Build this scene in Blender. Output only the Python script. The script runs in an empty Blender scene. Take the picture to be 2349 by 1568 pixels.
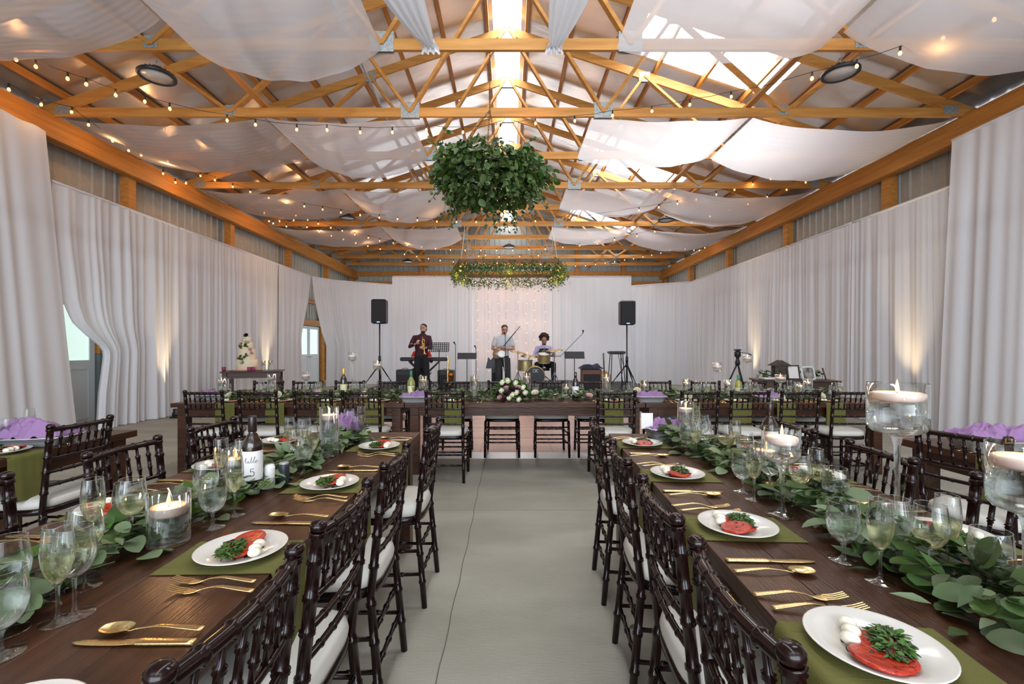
import bpy, math, random
from mathutils import Vector, Matrix
PI = math.pi
R = random.Random(7)
SC = bpy.context.scene
COL = SC.collection
# ---------------------------------------------------------------- camera, world, light, exposure
H, F, VX, VY = 1.33, 1050.0, 1167.0, 800.0
cam = bpy.data.cameras.new('camera'); cam.sensor_width = 36; cam.lens = 36*F/2349
cam.shift_x = 7.5/2349; cam.shift_y = 16/2349; cam.clip_start = 0.02; cam.clip_end = 100
co = bpy.data.objects.new('camera', cam); COL.objects.link(co)
co.location = (0, 0, H); co.rotation_euler = (PI/2, 0, 0); SC.camera = co
SC.view_settings.view_transform = 'Standard'; SC.view_settings.look = 'None'
SC.view_settings.gamma = 1; SC.view_settings.use_curve_mapping = False
SC.view_settings.exposure = 0.12
SC.cycles.max_bounces = 10; SC.cycles.diffuse_bounces = 4; SC.cycles.glossy_bounces = 4
SC.cycles.transmission_bounces = 8; SC.cycles.transparent_max_bounces = 32
SC.cycles.sample_clamp_indirect = 4; SC.cycles.caustics_reflective = False; SC.cycles.caustics_refractive = False
W = bpy.data.worlds.new('world'); SC.world = W; W.use_nodes = True
W.node_tree.nodes['Background'].inputs[0].default_value = (0.80, 0.88, 1.0, 1)
W.node_tree.nodes['Background'].inputs[1].default_value = 1.6
def area(name, loc, rot, sx, sy, e, col):
    l = bpy.data.lights.new(name, 'AREA'); l.shape = 'RECTANGLE'; l.size = sx; l.size_y = sy; l.energy = e; l.color = col
    o = bpy.data.objects.new(name, l); COL.objects.link(o); o.location = loc; o.rotation_euler = rot; return o
def point(name, loc, e, col, r=0.03):
    l = bpy.data.lights.new(name, 'POINT'); l.energy = e; l.color = col; l.shadow_soft_size = r
    o = bpy.data.objects.new(name, l); COL.objects.link(o); o.location = loc; return o
def spot(name, loc, target, e, col, ang, blend=0.6, r=0.05):
    l = bpy.data.lights.new(name, 'SPOT'); l.energy = e; l.color = col; l.spot_size = ang; l.spot_blend = blend; l.shadow_soft_size = r
    o = bpy.data.objects.new(name, l); COL.objects.link(o); o.location = loc
    o.rotation_euler = (Vector(target)-Vector(loc)).to_track_quat('-Z', 'Y').to_euler(); return o
# added cool fill lamp at the open, unseen rear end behind the camera
area('rear_fill', (0, -6.2, 2.4), (math.radians(80), 0, 0), 9, 4.2, 900, (0.84, 0.92, 1.0))
area('backdrop_backlight', (.1, 20.4, 1.9), (-PI/2, 0, 0), 9, 2.6, 270, (0.84, 0.92, 1.0))   # added lamp behind the backdrop, so the drapes glow through
SKY_E = 12      # brightness of the daylit roof panels
WARM = (1.0, 0.50, 0.18)
WIRE_W = 7.0     # watts of each lamp point on the string lights
# ---------------------------------------------------------------- pixel helpers: real place from a picture point and a depth or height
def pd(px, py, d): return Vector(((px-VX)*d/F, d, H+(VY-py)*d/F))
def pz(px, py, z):
    d = (z-H)*F/(VY-py); return Vector(((px-VX)*d/F, d, z))
# ---------------------------------------------------------------- materials
MATS = {}
def mat(name, col, rough=0.5, metal=0.0, spec=None, var=0.0, vscale=8.0, stretch=(1,1,1), col2=None, bump=0.0, bscale=30.0,
        coat=0.0, emit=None, es=0.0, trans=0.0, ior=1.45, sss=0.0, translucent=0.0, transp=0.0, island=0.0, sheen=0.0, bstretch=None):
    if name in MATS: return MATS[name]
    m = bpy.data.materials.new(name); m.use_nodes = True; nt = m.node_tree; N = nt.nodes; L = nt.links
    b = N['Principled BSDF']; out = N['Material Output']
    c = tuple(col)+(1,)
    b.inputs['Base Color'].default_value = c; b.inputs['Roughness'].default_value = rough; b.inputs['Metallic'].default_value = metal
    b.inputs['IOR'].default_value = ior
    if spec is not None: b.inputs['Specular IOR Level'].default_value = spec
    if coat: b.inputs['Coat Weight'].default_value = coat; b.inputs['Coat Roughness'].default_value = 0.12
    if trans: b.inputs['Transmission Weight'].default_value = trans
    if sss: b.inputs['Subsurface Weight'].default_value = sss; b.inputs['Subsurface Radius'].default_value = (0.03, 0.015, 0.008)
    if sheen: b.inputs['Sheen Weight'].default_value = sheen
    if emit: b.inputs['Emission Color'].default_value = tuple(emit)+(1,); b.inputs['Emission Strength'].default_value = es
    tc = N.new('ShaderNodeTexCoord')
    csrc = None
    if col2 is not None or var:
        mp = N.new('ShaderNodeMapping'); mp.inputs['Scale'].default_value = stretch
        nz = N.new('ShaderNodeTexNoise'); nz.inputs['Scale'].default_value = vscale; nz.inputs['Detail'].default_value = 6
        L.new(tc.outputs['Object'], mp.inputs['Vector']); L.new(mp.outputs[0], nz.inputs['Vector'])
        rp = N.new('ShaderNodeValToRGB'); rp.color_ramp.elements[0].position = 0.35; rp.color_ramp.elements[1].position = 0.68
        a = col; d = col2 if col2 is not None else tuple(min(1, x*(1+var)) for x in col)
        if col2 is None: a = tuple(x*(1-var) for x in col)
        rp.color_ramp.elements[0].color = tuple(a)+(1,); rp.color_ramp.elements[1].color = tuple(d)+(1,)
        L.new(nz.outputs['Fac'], rp.inputs[0]); csrc = rp.outputs[0]
    if island:
        g = N.new('ShaderNodeNewGeometry'); hs = N.new('ShaderNodeHueSaturation')
        mr = N.new('ShaderNodeMapRange'); mr.inputs[3].default_value = 1-island; mr.inputs[4].default_value = 1+island
        L.new(g.outputs['Random Per Island'], mr.inputs[0]); L.new(mr.outputs[0], hs.inputs['Value'])
        if csrc: L.new(csrc, hs.inputs['Color'])
        else: hs.inputs['Color'].default_value = c
        mr2 = N.new('ShaderNodeMapRange'); mr2.inputs[3].default_value = 0.485; mr2.inputs[4].default_value = 0.52
        mm = N.new('ShaderNodeMath'); mm.operation = 'MULTIPLY'; mm.inputs[1].default_value = 7.3
        fr = N.new('ShaderNodeMath'); fr.operation = 'FRACT'
        L.new(g.outputs['Random Per Island'], mm.inputs[0]); L.new(mm.outputs[0], fr.inputs[0]); L.new(fr.outputs[0], mr2.inputs[0]); L.new(mr2.outputs[0], hs.inputs['Hue'])
        csrc = hs.outputs[0]
    if csrc: L.new(csrc, b.inputs['Base Color'])
    if bump:
        mp2 = N.new('ShaderNodeMapping'); mp2.inputs['Scale'].default_value = bstretch or stretch
        n2 = N.new('ShaderNodeTexNoise'); n2.inputs['Scale'].default_value = bscale; n2.inputs['Detail'].default_value = 4
        bp = N.new('ShaderNodeBump'); bp.inputs['Strength'].default_value = bump; bp.inputs['Distance'].default_value = 0.02
        L.new(tc.outputs['Object'], mp2.inputs['Vector']); L.new(mp2.outputs[0], n2.inputs['Vector'])
        L.new(n2.outputs['Fac'], bp.inputs['Height']); L.new(bp.outputs[0], b.inputs['Normal'])
    surf = b.outputs[0]
    if translucent:
        t = N.new('ShaderNodeBsdfTranslucent'); t.inputs[0].default_value = c
        if csrc: L.new(csrc, t.inputs[0])
        mx = N.new('ShaderNodeMixShader'); mx.inputs[0].default_value = translucent
        L.new(surf, mx.inputs[1]); L.new(t.outputs[0], mx.inputs[2]); surf = mx.outputs[0]
    if transp:
        t = N.new('ShaderNodeBsdfTransparent')
        mx = N.new('ShaderNodeMixShader'); mx.inputs[0].default_value = transp
        L.new(surf, mx.inputs[1]); L.new(t.outputs[0], mx.inputs[2]); surf = mx.outputs[0]
    if surf != b.outputs[0]: L.new(surf, out.inputs[0])
    MATS[name] = m; return m
def thin_glass(name, tint=(0.97, 0.985, 0.98), base=0.045, edge=1.0):
    m = bpy.data.materials.new(name); m.use_nodes = True; nt = m.node_tree; N = nt.nodes; L = nt.links
    for n in list(N):
        if n.type == 'BSDF_PRINCIPLED': N.remove(n)
    out = N['Material Output']; lw = N.new('ShaderNodeLayerWeight'); lw.inputs[0].default_value = 0.5
    mr = N.new('ShaderNodeMapRange'); mr.inputs[3].default_value = base; mr.inputs[4].default_value = edge
    L.new(lw.outputs['Facing'], mr.inputs[0])
    pw = N.new('ShaderNodeMath'); pw.operation = 'POWER'; pw.inputs[1].default_value = 1.5; L.new(mr.outputs[0], pw.inputs[0])
    t = N.new('ShaderNodeBsdfTransparent'); t.inputs[0].default_value = tuple(tint)+(1,)
    g = N.new('ShaderNodeBsdfGlossy'); g.inputs['Roughness'].default_value = 0.02; g.inputs[0].default_value = (0.95, 0.97, 0.97, 1)
    mx = N.new('ShaderNodeMixShader'); L.new(pw.outputs[0], mx.inputs[0]); L.new(t.outputs[0], mx.inputs[1]); L.new(g.outputs[0], mx.inputs[2])
    L.new(mx.outputs[0], out.inputs[0]); MATS[name] = m; return m
# ---------------------------------------------------------------- mesh builder
class MB:
    def __init__(s): s.v = []; s.f = []; s.s = []
    def add(s, vs, fs, smooth=True):
        n = len(s.v); s.v += [tuple(v) for v in vs]
        for f in fs: s.f.append([i+n for i in f]); s.s.append(smooth)
    def box(s, c, d, rz=0.0, M=None):
        x, y, z = d[0]/2, d[1]/2, d[2]/2; c = Vector(c)
        vs = [Vector((a*x, b*y, e*z)) for e in (-1, 1) for b in (-1, 1) for a in (-1, 1)]
        if rz: Rm = Matrix.Rotation(rz, 3, 'Z'); vs = [Rm @ v for v in vs]
        if M: vs = [M @ v for v in vs]
        s.add([v+c for v in vs], [(0,2,3,1),(4,5,7,6),(0,1,5,4),(2,6,7,3),(0,4,6,2),(1,3,7,5)], False); return s
    def rbox(s, c, d, r, rz=0.0, M=None):
        # box with chamfered edges
        x, y, z = d[0]/2, d[1]/2, d[2]/2; r = min(r, x*.95, y*.95, z*.95); vs = []; fs = []
        for (zz, k) in ((-z, 1), (-z+r, 0), (z-r, 0), (z, 1)):
            xi, yi = x-r*k, y-r*k; q = r
            for (a, b) in ((xi-q, -yi), (xi, -yi+q), (xi, yi-q), (xi-q, yi), (-xi+q, yi), (-xi, yi-q), (-xi, -yi+q), (-xi+q, -yi)): vs.append(Vector((a, b, zz)))
        for k in range(3):
            for j in range(8): fs.append((k*8+j, k*8+(j+1) % 8, (k+1)*8+(j+1) % 8, (k+1)*8+j))
        fs.append(tuple(range(7, -1, -1))); fs.append(tuple(24+j for j in range(8)))
        if rz: Rm = Matrix.Rotation(rz, 3, 'Z'); vs = [Rm @ v for v in vs]
        if M: vs = [M @ v for v in vs]
        c = Vector(c); s.add([v+c for v in vs], fs, False); return s
    def beam(s, p, q, w, h, up=(0, 0, 1)):
        p = Vector(p); q = Vector(q); t = (q-p).normalized(); u = Vector(up)
        a = t.cross(u)
        if a.length < 1e-4: a = t.cross(Vector((0, 1, 0)))
        a.normalize(); b = a.cross(t).normalized(); a = a*w/2; b = b*h/2
        vs = [p-a-b, p+a-b, p+a+b, p-a+b, q-a-b, q+a-b, q+a+b, q-a+b]
        s.add(vs, [(0,3,2,1),(4,5,6,7),(0,1,5,4),(1,2,6,5),(2,3,7,6),(3,0,4,7)], False); return s
    def tube(s, pts, r, seg=8, cap=True, flat=1.0):
        pts = [Vector(p) for p in pts]; n = len(pts)
        rr = r if isinstance(r, (list, tuple)) else [r]*n
        ref = None; vs = []; fs = []
        for i, p in enumerate(pts):
            t = (pts[min(i+1, n-1)]-pts[max(i-1, 0)])
            t = t.normalized() if t.length > 1e-9 else Vector((0, 0, 1))
            if ref is None: ref = t.cross(Vector((0, 0, 1)) if abs(t.z) < .9 else Vector((1, 0, 0))).normalized()
            ref = (ref - t*ref.dot(t)); ref = ref.normalized() if ref.length > 1e-6 else t.orthogonal().normalized()
            b = t.cross(ref)
            for k in range(seg):
                a = 2*PI*k/seg; vs.append(p+ref*math.cos(a)*rr[i]+b*math.sin(a)*rr[i]*flat)
        for i in range(n-1):
            for k in range(seg): fs.append((i*seg+k, i*seg+(k+1) % seg, (i+1)*seg+(k+1) % seg, (i+1)*seg+k))
        if cap: fs.append(tuple(range(seg-1, -1, -1))); fs.append(tuple((n-1)*seg+k for k in range(seg)))
        s.add(vs, fs); return s
    def lathe(s, prof, seg=24, c=(0, 0, 0), M=None, sx=1, sy=1, closed=False):
        c = Vector(c); vs = []; fs = []
        for (r, z) in prof:
            for k in range(seg):
                a = 2*PI*k/seg; v = Vector((r*math.cos(a)*sx, r*math.sin(a)*sy, z)); vs.append((M @ v if M else v)+c)
        n = len(prof)
        for i in range(n-1):
            for k in range(seg): fs.append((i*seg+k, i*seg+(k+1) % seg, (i+1)*seg+(k+1) % seg, (i+1)*seg+k))
        if closed:
            fs.append(tuple(range(seg-1, -1, -1))); fs.append(tuple((n-1)*seg+k for k in range(seg)))
        s.add(vs, fs); return s
    def ball(s, c, r, seg=12, rings=8, M=None):
        if not isinstance(r, (tuple, list)): r = (r, r, r)
        c = Vector(c); vs = [Vector((0, 0, -r[2]))]; fs = []
        for i in range(1, rings):
            a = -PI/2+PI*i/rings
            for k in range(seg):
                b = 2*PI*k/seg; vs.append(Vector((r[0]*math.cos(a)*math.cos(b), r[1]*math.cos(a)*math.sin(b), r[2]*math.sin(a))))
        vs.append(Vector((0, 0, r[2])))
        for k in range(seg): fs.append((0, 1+(k+1) % seg, 1+k))
        for i in range(rings-2):
            for k in range(seg): fs.append((1+i*seg+k, 1+i*seg+(k+1) % seg, 1+(i+1)*seg+(k+1) % seg, 1+(i+1)*seg+k))
        e = len(vs)-1; o = 1+(rings-2)*seg
        for k in range(seg): fs.append((o+k, o+(k+1) % seg, e))
        s.add([(M @ v if M else v)+c for v in vs], fs); return s
    def grid(s, fn, nu, nv, smooth=True):
        vs = [fn(i/nu, j/nv) for j in range(nv+1) for i in range(nu+1)]
        fs = [(j*(nu+1)+i, j*(nu+1)+i+1, (j+1)*(nu+1)+i+1, (j+1)*(nu+1)+i) for j in range(nv) for i in range(nu)]
        s.add(vs, fs, smooth); return s
    def leaf(s, p, d, up, ln, wd, curl=0.25, shape=0):
        p = Vector(p); d = Vector(d).normalized(); up = Vector(up); a = d.cross(up)
        if a.length < 1e-3: a = d.orthogonal()
        a.normalize(); n = a.cross(d).normalized(); vs = []
        prof = ((0, .06), (.10, .55), (.26, .88), (.5, 1), (.74, .86), (.91, .50), (1, .10)) if shape == 0 else ((0, .05), (.22, .7), (.42, 1), (.75, .55), (1, .03))
        for (t, w) in prof:
            c = p+d*ln*t-n*curl*ln*t*t
            vs += [c-a*wd/2*w+n*wd*.12*w, c, c+a*wd/2*w+n*wd*.12*w]
        fs = []
        for i in range(len(prof)-1): fs += [(i*3, i*3+1, i*3+4, i*3+3), (i*3+1, i*3+2, i*3+5, i*3+4)]
        s.add(vs, fs); return s
    def mesh(s, name, m):
        me = bpy.data.meshes.new(name); me.from_pydata(s.v, [], s.f)
        me.polygons.foreach_set('use_smooth', s.s); me.materials.append(m); me.update(); return me
    def build(s, name, m, parent=None, loc=None):
        o = bpy.data.objects.new(name, s.mesh(name, m)); COL.objects.link(o)
        if parent: o.parent = parent
        if loc is not None: o.location = loc
        return o
USED = {}
def tag(o, label=None, cat=None, group=None, kind=None):
    if label: o['label'] = label; USED[label] = USED.get(label, 0)+1
    if cat: o['category'] = cat
    if group: o['group'] = group
    if kind: o['kind'] = kind
    return o
def thing(name, label, cat, loc=(0, 0, 0), rz=0.0, group=None):
    o = bpy.data.objects.new(name, None); COL.objects.link(o); o.empty_display_size = 0.1
    o.location = loc; o.rotation_euler = (0, 0, rz); return tag(o, label, cat, group)
CH = {}
def kids(o): return [c for c in o.children]
def dup(o, loc=None, rz=None, label=None, group=None):
    r = o.copy(); COL.objects.link(r)
    for ch in CH.setdefault(o.name, list(o.children)):
        c = ch.copy(); COL.objects.link(c); c.parent = r
        for g in CH.setdefault(ch.name, list(ch.children)):
            d = g.copy(); COL.objects.link(d); d.parent = c
    if loc is not None: r.location = loc
    if rz is not None: r.rotation_euler = (0, 0, rz)
    if label: tag(r, label)
    if group: r['group'] = group
    return r
PROTO = {}
def make(kind, builder, loc, rz, label, group=None, rot=None):
    """first call builds the thing, later calls copy it with its parts"""
    if kind not in PROTO:
        o = builder(); PROTO[kind] = o; o.location = loc; o.rotation_euler = (0, 0, rz)
        tag(o, label, None, group)
        if not group and 'group' in o: pass
    else: o = dup(PROTO[kind], loc, rz, label, group)
    if rot: o.rotation_euler = rot
    return o
def struct(name, mb, m, parent=None):
    o = mb.build(name, m, parent)
    if not parent: o['kind'] = 'structure'
    return o
ORD = ['first', 'second', 'third', 'fourth', 'fifth', 'sixth', 'seventh', 'eighth', 'ninth', 'tenth', 'eleventh', 'twelfth', 'thirteenth', 'fourteenth', 'fifteenth']
# palette
wood = mat('pine', (0.58, 0.25, 0.055), 0.5, col2=(0.42, 0.165, 0.03), vscale=3, stretch=(3, .35, 6), bump=.1, bscale=14)
woodx = mat('pine_truss', (0.62, 0.30, 0.075), 0.55, col2=(0.46, 0.20, 0.042), vscale=3, stretch=(.5, 4, 5), bump=.1, bscale=14)
foil = mat('foil', (0.72, 0.69, 0.67), 0.28, 0.85, var=.12, vscale=1.2, bump=.55, bscale=1.7, bstretch=(1, 1.6, 1))
ribbed = mat('ribbed_wall', (0.44, 0.42, 0.37), 0.6, var=.06)
steel = mat('galvanised', (0.34, 0.36, 0.36), 0.45, 0.35, var=.25, vscale=40)
black = mat('black_plastic', (0.012, 0.013, 0.016), 0.45)
blackm = mat('black_metal', (0.02, 0.02, 0.024), 0.35, 0.3)
drape = mat('drape_white', (0.80, 0.80, 0.83), 0.9, spec=.1, translucent=.22, bump=.05, bscale=120)
swag = mat('swag_white', (0.92, 0.91, 0.95), 0.9, spec=.1, translucent=.58, transp=.27)
skym = mat('skylight_panel', (0.9, 0.9, 0.9), 0.5, emit=(0.93, 0.97, 1.0), es=SKY_E)
concrete = mat('concrete', (0.285, 0.270, 0.220), 0.6, col2=(0.375, 0.358, 0.300), vscale=1.6, stretch=(.7, 1.6, 1), bump=.10, bscale=14, bstretch=(1.5, 9, 1))
white = mat('white_paint', (0.75, 0.77, 0.78), 0.4)
dwood = mat('walnut_table', (0.070, 0.026, 0.012), 0.34, spec=.35, col2=(0.036, 0.013, 0.006), vscale=2.5, stretch=(14, .7, 8), bump=.15, bscale=9, bstretch=(30, 1, 10))
dwoodx = mat('walnut_table_cross', (0.070, 0.026, 0.012), 0.34, spec=.35, col2=(0.036, 0.013, 0.006), vscale=2.5, stretch=(.7, 14, 8), bump=.15, bscale=9, bstretch=(1, 30, 10))
mahog = mat('mahogany_lacquer', (0.010, 0.0032, 0.0030), 0.17, spec=.38)
cushion = mat('ivory_vinyl', (0.62, 0.60, 0.55), 0.45, bump=.08, bscale=20)
gold = mat('gold', (0.70, 0.51, 0.24), 0.27, 1.0, bump=.06, bscale=220)
china = mat('china', (0.72, 0.70, 0.65), 0.15, coat=.4)
olive = mat('olive_linen', (0.145, 0.140, 0.034), 0.85, bump=.1, bscale=300, translucent=.1)
lilac = mat('lilac_cloth', (0.33, 0.185, 0.375), 0.85, translucent=.15, bump=.1, bscale=200)
tomato = mat('tomato', (0.33, 0.010, 0.005), 0.22, col2=(0.50, 0.05, 0.012), vscale=55, bump=.3, bscale=90)
mozz = mat('mozzarella', (0.82, 0.77, 0.64), 0.35, sss=.2)
herb = mat('basil', (0.045, 0.105, 0.015), 0.5, island=.6)
balsam = mat('balsamic', (0.035, 0.008, 0.006), 0.15)
wax = mat('candle_wax', (0.93, 0.74, 0.66), 0.45, sss=.5, translucent=.25)  # peach glow of the burning candle is put into the base colour
flame = mat('flame', (1, .6, .2), 0.5, emit=(1.0, 0.55, 0.18), es=3.2)
bulbm = mat('bulb_glow', (1, .7, .4), 0.3, emit=(1.0, 0.40, 0.16), es=2.2)
for m_ in (flame, bulbm): m_.cycles.emission_sampling = 'NONE'
glass = thin_glass('clear_glass')
def clear_mix(name, col, ior, k):
    m = bpy.data.materials.new(name); m.use_nodes = True; nt = m.node_tree; N = nt.nodes; L = nt.links
    for n in list(N):
        if n.type == 'BSDF_PRINCIPLED': N.remove(n)
    g = N.new('ShaderNodeBsdfGlass'); g.inputs['Color'].default_value = tuple(col)+(1,); g.inputs['Roughness'].default_value = 0; g.inputs['IOR'].default_value = ior
    t = N.new('ShaderNodeBsdfTransparent'); t.inputs[0].default_value = tuple(col)+(1,); mx = N.new('ShaderNodeMixShader'); mx.inputs[0].default_value = k
    L.new(t.outputs[0], mx.inputs[1]); L.new(g.outputs[0], mx.inputs[2]); L.new(mx.outputs[0], N['Material Output'].inputs[0]); return m
gfoot = thin_glass('glass_foot', (0.96, 0.975, 0.97), 0.05, 0.8)
gstem = clear_mix('solid_glass', (0.98, 0.99, 0.985), 1.45, .55)
water = clear_mix('water', (0.975, 0.985, 0.975), 1.33, .5)
waterv = clear_mix('vase_water', (0.975, 0.985, 0.975), 1.33, .3)
wine = clear_mix('white_wine', (0.965, 0.945, 0.82), 1.33, .5)
euca = mat('eucalyptus_leaf', (0.165, 0.225, 0.115), 0.5, island=.38, translucent=.22)
leafg = mat('green_leaf', (0.060, 0.120, 0.020), 0.42, island=.45, translucent=.22)
stemm = mat('stem_green', (0.10, 0.12, 0.04), 0.7)
# ================================================================ building shell
CX, HW = -0.03, 6.98
YB = 20.95            # back wall
Y0 = -6.0
ZB0, ZB1 = 4.50, 4.88  # eave beams
ZC = 4.93             # centre of the bottom chords
SL = 0.333
def ztop(x): return ZC + (HW-abs(x-CX))*SL           # top chord centre height
struct('floor', MB().grid(lambda u, v: Vector((-9+18*u, -7+30*v, 0)), 4, 4, False), concrete)
groove = mat('joint', (0.10, 0.095, 0.08), 0.9)
g = MB(); pts = []
for i in range(60):
    y = -2+i*.135; pts.append((-0.285+0.004*math.sin(i*1.7)+0.003*math.sin(i*.37), y, 0.0012))
for a, b in zip(pts, pts[1:]): g.beam(a, b, 0.004, 0.002)
struct('trim_1', g, groove)
g = MB()
for y in (3.78, 0.6): g.beam((-9, y, .001), (9, y, .001), 0.006, 0.001)
struct('trim_2', g, mat('joint_faint', (0.30, 0.29, 0.26), 0.9))
def ribs(p, q, z0, z1fn, m, name, inward):
    p = Vector(p); q = Vector(q); L = (q-p).length; t = (q-p)/L; nn = Vector(inward); k = int(L/0.23); mb = MB()
    us = []
    for i in range(k+1): s = i*L/k; us += [(s-.035, 0), (s-.018, .022), (s+.018, .022), (s+.035, 0)]
    def fn(u, v):
        i = min(int(round(u*(len(us)-1))), len(us)-1); s, h = us[i]; s = min(max(s, 0), L); b = p+t*s; z = z0+(z1fn(b)-z0)*v
        return Vector((b.x, b.y, 0))+nn*h+Vector((0, 0, z))
    mb.grid(fn, len(us)-1, 1, False); return struct(name, mb, m)
ribs((-7.32, Y0, 0), (-7.32, YB, 0), 0, lambda b: 5.0, ribbed, 'wall_left', (1, 0, 0))
ribs((7.26, Y0, 0), (7.26, YB, 0), 0, lambda b: 5.0, ribbed, 'wall_right', (-1, 0, 0))
ribs((-7.32, YB, 0), (7.26, YB, 0), 0, lambda b: ztop(b.x)+.25, mat('ribbed_wall_back', (0.44, 0.46, 0.44), 0.6, var=.05), 'wall_back', (0, -1, 0))
# roof foil with holes for the daylight panels
holes_r = [(7.28, 8.32, 2.25, 4.68), (12.05, 13.1, 2.4, 4.75), (16.9, 17.9, 2.4, 4.75), (2.4, 3.4, 2.3, 4.7)]
def roofpt(x, y): return Vector((x, y, ztop(x)+.22))
def roof(name, x0, x1, holes):
    mb = MB(); ys = sorted({Y0, YB}|{h[0] for h in holes}|{h[1] for h in holes}); xs = sorted({x0, x1}|{h[2] for h in holes}|{h[3] for h in holes})
    for a, b in zip(ys, ys[1:]):
        for c, d in zip(xs, xs[1:]):
            if any(h[0] <= a and b <= h[1] and h[2] <= c and d <= h[3] for h in holes): continue
            n = max(1, int((d-c)/.8)); k = max(1, int((b-a)/.8))
            mb.grid(lambda u, v: roofpt(c+(d-c)*u, a+(b-a)*v), n, k, True)
    return struct(name, mb, foil)
roof('ceiling_left', CX-HW-.4, CX-.26, []); roof('ceiling_right', CX+.26, CX+HW+.4, holes_r)
n = 1
for h in holes_r:
    struct('window_%d' % n, MB().grid(lambda u, v: roofpt(h[2]+(h[3]-h[2])*u, h[0]+(h[1]-h[0])*v)+Vector((0, 0, .02)), 1, 1), skym); n += 1
struct('window_%d' % n, MB().grid(lambda u, v: Vector((CX-.27+.54*u, Y0+(YB-Y0)*v, ztop(CX)+.20)), 1, 1), skym)
# purlins
PUR = [0.36, 1.15, 1.95, 2.75, 3.55, 4.35, 5.15, 5.95, 6.7]
for sd, nm in ((-1, 'left'), (1, 'right')):
    for i, x in enumerate(PUR):
        xx = CX+sd*x; z = ztop(xx)+.145
        mb = MB().beam((xx, Y0, z), (xx, YB-.02, z), .045, .10)
        tag(mb.build('purlin', wood), 'long pine purlin under the %s roof slope, %s out from the ridge' % (nm, ORD[i]), 'purlin', 'purlins under the roof')
# eave beams, posts
for sd, nm in ((-1, 'left'), (1, 'right')):
    xb = -6.98 if sd < 0 else 6.98
    mb = MB(); mb.box((xb, (Y0+YB)/2, (ZB0+ZB1)/2), (.14, YB-Y0, ZB1-ZB0)); mb.box((xb-sd*.0, (Y0+YB)/2, ZB0+.06), (.19, YB-Y0, .10))
    tag(mb.build('eave_beam', wood), 'heavy orange pine beam running along the top of the %s wall' % nm, 'beam')
    for i, y in enumerate((5.45, 8.55, 11.65, 14.75, 17.85, 20.85)):
        if i == 0: continue
        mb = MB().box((xb+sd*.13, y, 2.5), (.16, .17, 4.75))
        tag(mb.build('wall_post', wood), 'square pine post above the %s drapes, %s from the front' % (nm, ORD[i-1]), 'post', 'posts along the side walls')
for x in (-3.96, 3.1, 5.2):
    tag(MB().box((x, YB-.12, 3.2), (.16, .16, 6.4)).build('wall_post', wood), 'pine post on the end wall, %s' % {-3.96: 'left of the stage', 3.1: 'right of the centre', 5.2: 'near the right corner'}[x], 'post', 'posts on the end wall')
mb = MB(); mb.box((0, YB-.1, 4.32), (14, .06, .14)); mb.box((0, YB-.1, 4.75), (14, .06, .22))
tag(mb.build('wall_girt', wood), 'horizontal pine boards across the end wall above the stage drapes', 'girt')
# trusses
TY = [5.43+1.55*k for k in range(-3, 10)]
def truss():
    r = thing('roof_truss', None, 'truss')
    MB().beam((CX-HW, 0, 0), (CX+HW, 0, 0), .045, .135).build('bottom_chord', woodx, r)
    for sd in (-1, 1):
        MB().beam((CX+sd*(HW+.2), 0, -.03), (CX, 0, HW*SL+.0), .045, .15).build('top_chord', woodx, r)
        def T(x): return (CX+sd*x, 0, (HW-x)*SL)
        def B(x): return (CX+sd*x, 0, 0)
        for a, b in ((B(1.47), T(0.05)), (B(1.47), T(2.55)), (B(4.2), T(2.55)), (B(4.2), T(5.1))):
            MB().beam(a, b, .045, .09, (0, 1, 0)).build('web', woodx, r)
        for (p, w, h) in ((B(1.47), .28, .24), (B(4.2), .16, .15), (T(2.55), .20, .18), (B(6.75), .22, .13)):
            mb = MB()
            for yy in (-.026, .026): mb.box((p[0], yy, p[2]+(.03 if p[2] < .01 else -.02)), (w, .004, h))
            mb.build('gusset_plate', steel, r)
    mb = MB()
    for yy in (-.026, .026): mb.box((CX, yy, HW*SL-.08), (.26, .004, .2))
    mb.build('gusset_plate', steel, r)
    return r
for i, y in enumerate(TY):
    lab = 'triangulated pine roof truss behind the camera side' if i < 3 else 'triangulated pine roof truss with steel plates, %s from the front' % ORD[i-3]
    if i < 3: continue
    make('truss', truss, (0, y, ZC), 0, lab, 'roof trusses')
for sd, nm in ((-1, 'left'), (1, 'right')):
    tag(MB().beam((CX+sd*3.68, 3, ZC+.10), (CX+sd*3.68, YB-.1, ZC+.10), .09, .045).build('lateral_brace', wood), 'long pine brace lying across the truss chords on the %s' % nm, 'brace')
tag(MB().tube([(-1.95, 4.0, 5.3), (-2.6, 20, 5.3)], .018, 8).build('conduit_pipe', steel), 'thin steel conduit running along the left trusses', 'pipe')
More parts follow.
